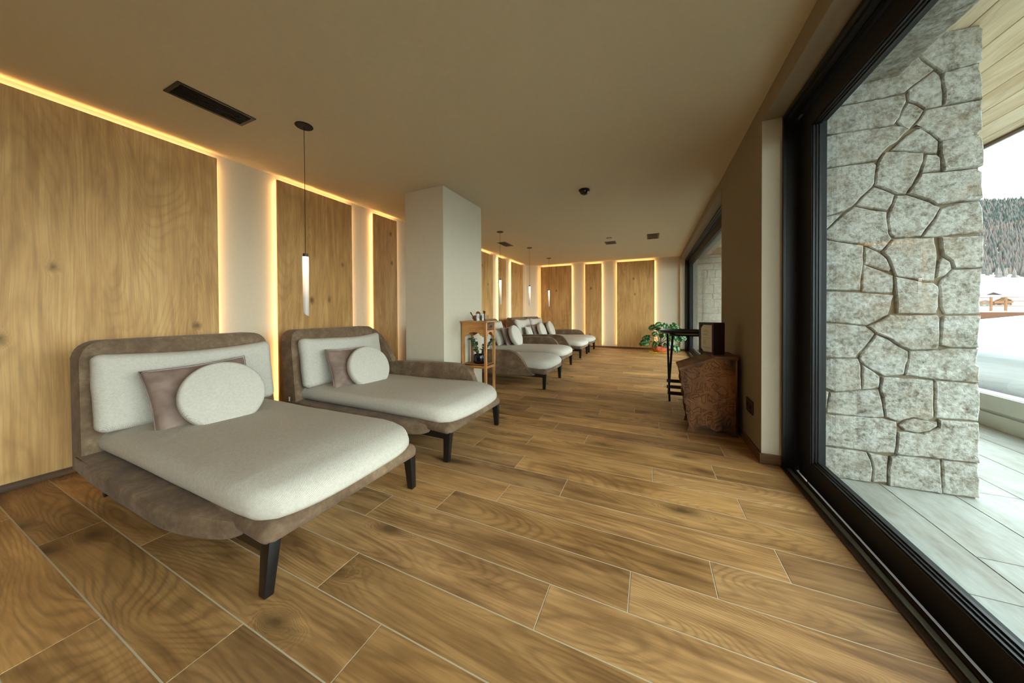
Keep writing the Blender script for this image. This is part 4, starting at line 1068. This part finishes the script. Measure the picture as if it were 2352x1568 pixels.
def stone_face(polys, y, seed, flip=1):
    bm = bmesh.new(); r = random.Random(seed)
    for pl in polys:
        cxx = sum(p[0] for p in pl) / len(pl); czz = sum(p[1] for p in pl) / len(pl)
        # densify and roughen the outline
        pts = []
        n = len(pl)
        for i in range(n):
            a = Vector((pl[i][0], pl[i][1])); c = Vector((pl[(i + 1) % n][0], pl[(i + 1) % n][1])); L = (c - a).length; k = max(1, int(L / .03))
            for t in range(k): pts.append(a.lerp(c, t / k))
        def inset(P, d):
            out = []; m = len(P)
            for i in range(m):
                a, b_, c = P[i - 1], P[i], P[(i + 1) % m]
                e1 = (b_ - a).normalized(); e2 = (c - b_).normalized(); nn = Vector((-(e1.y + e2.y), e1.x + e2.x))
                if nn.length < 1e-6: nn = Vector((-e1.y, e1.x))
                nn.normalize(); out.append(b_ + nn * d)
            return out
        area = sum(pts[i].x * pts[(i + 1) % len(pts)].y - pts[(i + 1) % len(pts)].x * pts[i].y for i in range(len(pts)))
        if area < 0: pts = pts[::-1]
        P0 = inset(pts, .0008); P0 = [p + Vector((r.uniform(-1, 1), r.uniform(-1, 1))) * .0022 for p in P0]
        P1 = inset(P0, .0025); P2 = inset(P0, .008)
        dep = r.uniform(.010, .022)
        rings = []
        for P, d in ((P0, -.02), (P0, dep * .45), (P1, dep * .85), (P2, dep + .002)):
            rings.append([bm.verts.new((p.x, y - d, p.y)) for p in P])
        m = len(P0)
        for a, c in zip(rings, rings[1:]):
            for i in range(m): bm.faces.new((a[i], a[(i + 1) % m], c[(i + 1) % m], c[i]))
        f = bm.faces.new(rings[-1])
    return bm
bm = stone_face(STONES, 2.806, 1)
o = struct('stone_pier', bm, M_stone)
bm = B(1.0, 1.765, 2.806, 4.22, -.1, 2.80); struct('stone_pier_core', bm, M_mortar)
# far pier beyond the second window: simple coursed stones
def courses(x0, x1, z0, z1, seed):
    r = random.Random(seed); out = []; z = z0
    while z < z1 - .05:
        h = r.uniform(.14, .24); h = min(h, z1 - z); x = x0
        while x < x1 - .05:
            wd = r.uniform(.18, .42); wd = min(wd, x1 - x) if x1 - x - wd > .08 else x1 - x
            sl = r.uniform(-.012, .012)
            out.append([(x + .003, z + .003), (x + wd - .003, z + .003 + sl), (x + wd - .003 + sl, z + h - .003), (x + .003, z + h - .003 - sl)])
            x += wd
        z += h
    return out
o = struct('stone_pier_far', stone_face(courses(1.145, 1.80, 0, 2.6, 8), 9.78, 2), M_stone)
struct('stone_pier_far_core', B(1.145, 1.79, 9.78, 11.6, -.1, 2.8), M_mortar)
struct('exterior_wall_far', B(1.0, 1.145, 9.72, 11.6, -.1, 2.6), M_plaster)
# stone lintel over the windows
bm = bmesh.new(); rbox(bm, (1.215, 3.0, 2.72), (.43, 14.0, .25), .012, 2, 40)
for v in bm.verts:
    v.co += Vector((.012 * mn.noise(v.co * 5), 0, .010 * mn.noise(v.co * 6 + Vector((4, 0, 0)))))
struct('stone_lintel', bm, M_stone, None, 40)
# timber soffit
xs = [1.42, 1.72, 1.945, 2.14, 2.385, 2.58, 2.78, 2.98, 3.10]
verts = []; bm = bmesh.new(); uvb = []
me_all = []
o = empty('timber_soffit', (2.3, 4, 2.8)); o['kind'] = 'structure'
for i in range(len(xs) - 1):
    c = obj('board', B(xs[i] + .0015 - 2.3, xs[i + 1] - .0015 - 2.3, -9, 18, -.002, .022, bev=.003, seg=1), MS, o); r = random.Random(50 + i); uv_box(c, 1, (r.random(), r.random(), r.random(), 1))
c = obj('fascia', B(.80, .825, -9, 18, -.02, .20), flat('fascia_brown', srgb(120, 92, 76), .7), o)
c = obj('drip_edge', B(.825, .84, -9, 18, -.03, .20), flat('drip_white', srgb(210, 214, 212), .6), o)
c = obj('decking', B(-.88, .80, -9, 18, .024, .10), M_conc, o)
# low concrete kerb wall with a recessed strip
bm = bmesh.new(); box(bm, 2.975, 3.12, -9, 25, -.1, .125); box(bm, 3.00, 3.12, -9, 25, .125, .155); box(bm, 2.965, 3.12, -9, 25, .155, .305, bev=.006)
struct('concrete_kerb', bm, M_conc)
bm = bmesh.new(); box(bm, 2.985, 3.10, -9, 25, .3052, .3105); struct('kerb_cap', bm, flat('white_cap', srgb(232, 238, 240), .5))
# snow field, rising to the wooded slope
def hz(x, y):
    D = y if y > 0 else 0
    base = .22
    if x < 8: base += .06 * max(0, 1 - abs(x - 4.2) / 1.6) * (1 + .6 * mn.noise(Vector((x, y * .6, 0))))
    if D > 42: base += .55 * min(1, (D - 42) / 6) + 2.1 * min(1, max(0, D - 46) / 280)
    if D > 330: base += 41.5 * (min(D, 700) - 330) / 370
    if D > 700: base += 290 * (D - 700) / 800
    base += .03 * mn.noise(Vector((x * .25, y * .25, 0))) + max(0, D - 450) * .03 * mn.noise(Vector((x * .004, y * .004, 3)))
    return base
xsn = [3.12, 3.3, 3.6, 4, 4.5, 5, 6, 7, 8, 10, 12, 15, 18, 22, 26, 30, 36, 42, 50, 60, 72, 86, 100] + [100 + 16 * i for i in range(1, 12)] + [292 + 40 * i for i in range(34)]
ysn = [-40, -20, -9, -6, -3] + [x * .8 for x in range(0, 30)] + [24 + 4 * i for i in range(1, 10)] + [60 + 15 * i for i in range(0, 28)] + [480 + 35 * i for i in range(31)]
verts = [(x, y, hz(x, y)) for y in ysn for x in xsn]; nx = len(xsn); faces = [[j * nx + i, j * nx + i + 1, (j + 1) * nx + i + 1, (j + 1) * nx + i] for j in range(len(ysn) - 1) for i in range(nx - 1)]
me = bpy.data.meshes.new('snow_field'); me.from_pydata(verts, [], faces)
def m_snowf():
    m, nt, out = mat('snow_and_slush'); g = nt.nodes.new('ShaderNodeNewGeometry'); v = g.outputs['Position']; s = nt.nodes.new('ShaderNodeSeparateXYZ'); nt.links.new(v, s.inputs[0])
    # ploughed dirty strip and gravel along the kerb: stains that belong to the ground
    n = noise(nt, mapping(nt, v, (.9, .35, 1)), 1, 4, .6); x = mth(nt, 'ADD', s.outputs[0], mth(nt, 'MULTIPLY_ADD', n, 1.6, -.8))
    c = ramp(nt, mth(nt, 'DIVIDE', x, 12.0), [(.265, srgb(70, 68, 66)), (.285, srgb(92, 90, 86)), (.34, srgb(118, 117, 113)), (.46, srgb(96, 95, 92)), (.56, srgb(150, 153, 153)), (.78, srgb(232, 236, 236))])
    gr = ramp(nt, noise(nt, v, 26, 4, .7), [(.4, (.3, .3, .3)), (.6, (1, 1, 1))]); near = ramp(nt, mth(nt, 'DIVIDE', s.outputs[0], 12.0), [(.27, (1, 1, 1)), (.29, (0, 0, 0))])
    c = mixc(nt, near, c, gr, 'MULTIPLY')
    princ(nt, out, c, .8, bump(nt, noise(nt, v, 3, 4), .4, .05), .2); return m
o = link_mesh('snow_field', me, m_snowf(), None, 180); o['kind'] = 'structure'
# corten retaining band
bm = bmesh.new()
for a, c in (((20, 39.6), (34, 40.4)),):
    v = [bm.verts.new(p) for p in ((a[0], a[1], .0), (c[0], c[1], .0), (c[0], c[1], .80), (a[0], a[1], .86), (a[0], a[1] + .3, .0), (c[0], c[1] + .3, .0), (c[0], c[1] + .3, .80), (a[0], a[1] + .3, .86))]
    for f in ((0, 1, 2, 3), (5, 4, 7, 6), (3, 2, 6, 7), (4, 0, 3, 7), (1, 5, 6, 2), (0, 4, 5, 1)): bm.faces.new([v[t] for t in f])
tag(obj('retaining_wall', bm, M_corten), 'long rust-coloured steel retaining wall in the snow behind the stone pier', 'retaining wall')
# snow bank burying the right part of the band
bm = bmesh.new(); m = 24; vs = {}
for i in range(m + 1):
    for j in range(7):
        x = 22 + 16 * i / m; y = 36.5 + 3.2 * j / 6 + (x - 20) * .057; t = max(0, (x - 25) / 4.2)
        vs[i, j] = bm.verts.new((x, y, .18 + (j / 6) ** .7 * (.02 + .60 * min(1.05, t)) + .02 * mn.noise(Vector((x, y, 0)))))
for i in range(m):
    for j in range(6): bm.faces.new((vs[i, j], vs[i + 1, j], vs[i + 1, j + 1], vs[i, j + 1]))
struct('snow_bank', bm, M_snow, None, 180)
bm = bmesh.new(); box(bm, 18, 60, 40.6, 46.5, .3, .92); struct('snow_terrace', bm, M_snow)
# rail fence behind the band
M_fence = flat('orange_fence_wood', srgb(120, 80, 50), .8)
w = empty('rail_fence', (27.5, 41.5, .9)); tag(w, 'light brown wooden rail fence standing in the snow in front of the chalets', 'fence')
for xx in (-9, -5, -.6, .22, 4.6, 9):
    bm = B(xx - .06, xx + .06, -.06, .06, 0, 1.25); obj('post', bm, M_fence, w)
for z in (.42, .82, 1.16):
    bm = B(-9.2, 9.2, -.03, .03, z, z + .07); obj('rail', bm, M_fence, w)
# chalets
def chalet(x, y, wd, dp, hw, hr, wall, label, gable=None, rz=0, win=3, base=None):
    z = hz(x, y) - .1 if base is None else base
    w = empty('chalet', (x, y, z), rz); tag(w, label, 'house', 'chalets beyond the snow field')
    b = bmesh.new(); h = wd / 2
    prism(b, [(-h, 0), (h, 0), (h, hw), (0, hw + hr), (-h, hw)], 'y', -dp / 2, dp / 2); obj('walls', b, wall, w)
    b = bmesh.new(); ov = wd * .12
    sl = hr / h
    for s in (-1, 1):
        prism(b, [(0, hw + hr), (s * (h + ov), hw - ov * sl), (s * (h + ov), hw - ov * sl + .35), (0, hw + hr + .35)], 'y', -dp / 2 - ov, dp / 2 + ov)
    obj('roof', b, M_snow, w)
    b = bmesh.new()
    for s in (-1, 1): prism(b, [(0, hw + hr - .22), (s * (h + ov), hw - ov * sl - .22), (s * (h + ov), hw - ov * sl), (0, hw + hr)], 'y', -dp / 2 - ov - .05, -dp / 2 - ov + .1)
    obj('bargeboard', b, M_chaletd, w)
    b = bmesh.new(); box(b, -h, h, -dp / 2 - 1.0, -dp / 2, hw * .50, hw * .56); box(b, -h, h, -dp / 2 - 1.0, -dp / 2 - .9, hw * .56, hw * .78); obj('balcony', b, M_fence, w)
    for i in range(win):
        for zz in (.12, .62):
            xx = -h + wd * (i + .5) / win; b = B(xx - .5, xx + .5, -dp / 2 - .06, -dp / 2, hw * zz, hw * (zz + .26)); obj('window', b, M_glassd, w)
M_glassd = flat('dark_window', srgb(90, 96, 100), .2)
chalet(.664 * 334.5 - .2, 340, 8.4, 11, 3.9, 2.6, M_chalet, 'orange-brown timber chalet with broad snowy gable, nearest to the rail fence', base=2.9)
chalet(.6425 * 300, 306, 5.0, 9, 3.4, .9, M_chaletw, 'pale plastered chalet left of the timber one', base=2.4, win=2)
chalet(.653 * 420, 428, 12.5, 12, 7.6, 3.2, M_chaletd, 'dark-gabled chalet behind the pale and the timber one', base=5.0)
chalet(.680 * 460, 470, 14, 12, 6.6, 2.6, M_chaletd, 'second dark chalet behind, right of the other dark gable', base=5.6)
# wooded slope: nobody could count these
bm = bmesh.new(); r = random.Random(77)
cr = []
for i in range(8500):
    y = 690 + 800 * r.random() ** .9; x = y * r.uniform(.56, .86)
    if y < 715 and r.random() < .5: continue
    z = hz(x, y) - 1.5; H = r.uniform(12, 20); R = H * r.uniform(.13, .20); n = 5; dark = r.random() < (.16 if y < 1050 else .5)
    a0 = r.random() * 6
    for (zb, zt_, rr) in ((.10, .70, 1.0), (.40, 1.0, .66)):
        ring = [bm.verts.new((x + R * rr * math.cos(a0 + 2 * PI * k / n), y + R * rr * math.sin(a0 + 2 * PI * k / n), z + H * zb)) for k in range(n)]
        tp = bm.verts.new((x, y, z + H * zt_))
        for k in range(n):
            f = bm.faces.new((ring[k], ring[(k + 1) % n], tp)); f.material_index = 1 if dark else (2 if r.random() < .5 else 0)
o = obj('forest', bm, [flat('bare_larch', srgb(120, 108, 102), 1, 0), flat('snowy_spruce', srgb(70, 80, 76), 1, 0), flat('grey_larch', srgb(108, 104, 102), 1, 0)])
tag(o, 'wooded mountainside of bare grey larches and dark spruces above the snow', 'forest', kind='stuff')

# ------------------------------------------------------------------ light
wd = bpy.data.worlds.new('overcast'); S.world = wd; wd.use_nodes = True; nt = wd.node_tree; nt.nodes.clear()
bg = nt.nodes.new('ShaderNodeBackground'); ow = nt.nodes.new('ShaderNodeOutputWorld')
bg.inputs[0].default_value = (.86, .98, 1.0, 1)
tc = nt.nodes.new('ShaderNodeTexCoord'); dp = nt.nodes.new('ShaderNodeVectorMath'); dp.operation = 'DOT_PRODUCT'
nt.links.new(tc.outputs['Generated'], dp.inputs[0]); dp.inputs[1].default_value = (.93, -.20, .30)   # sky brightening added on the window side to lift the room light
nt.links.new(mth(nt, 'MULTIPLY_ADD', mth(nt, 'POWER', mth(nt, 'MAXIMUM', dp.outputs['Value'], 0.0), 2.0), SKY * GLOW, SKY), bg.inputs[1])
nt.links.new(bg.outputs[0], ow.inputs[0])
def portal(y0, y1, z0, z1):
    l = bpy.data.lights.new('window_portal', 'AREA'); l.shape = 'RECTANGLE'; l.size = y1 - y0; l.size_y = z1 - z0; l.cycles.is_portal = True
    o = bpy.data.objects.new('window_portal', l); COL.objects.link(o); o.location = (1.05, (y0 + y1) / 2, (z0 + z1) / 2)
    o.rotation_euler = (0, PI / 2, 0)
    o.rotation_euler = Matrix(((0, 0, 1), (1, 0, 0), (0, 1, 0))).to_euler()   # local -Z looks into the room (-x)
portal(-2.45, 2.7, .05, 2.45); portal(4.35, 9.6, .05, 2.45)

# ------------------------------------------------------------------ camera
cam = bpy.data.cameras.new('camera'); co = bpy.data.objects.new('camera', cam); COL.objects.link(co); S.camera = co
R_ = ((0.9122380725702081, 0.4096299565188648, -0.004999767569066849), (-0.0007922056669892224, -0.010440675168603725, -0.999945180853533), (-0.4096597019033883, 0.9121920253018969, -0.0091998702192159))
m = Matrix(((R_[0][0], -R_[1][0], -R_[2][0], 0), (R_[0][1], -R_[1][1], -R_[2][1], 0), (R_[0][2], -R_[1][2], -R_[2][2], 1.13), (0, 0, 0, 1)))
co.matrix_world = m
cam.sensor_width = 36; cam.sensor_fit = 'HORIZONTAL'; cam.lens = 36 * 710.7 / 2352; cam.shift_y = -(784 - 720.7) / 2352; cam.clip_start = .03; cam.clip_end = 4000
S.view_settings.view_transform = 'Standard'; S.view_settings.look = 'None'; S.view_settings.gamma = 1; S.view_settings.exposure = EXPO
S.view_settings.use_curve_mapping = False
S.cycles.use_denoising = True
S.cycles.max_bounces = 8; S.cycles.diffuse_bounces = 3; S.cycles.glossy_bounces = 3; S.cycles.use_adaptive_sampling = True; S.cycles.adaptive_threshold = .12; S.cycles.adaptive_min_samples = 16; S.cycles.transparent_max_bounces = 16
S.cycles.sample_clamp_indirect = 6; S.cycles.caustics_reflective = False; S.cycles.caustics_refractive = False
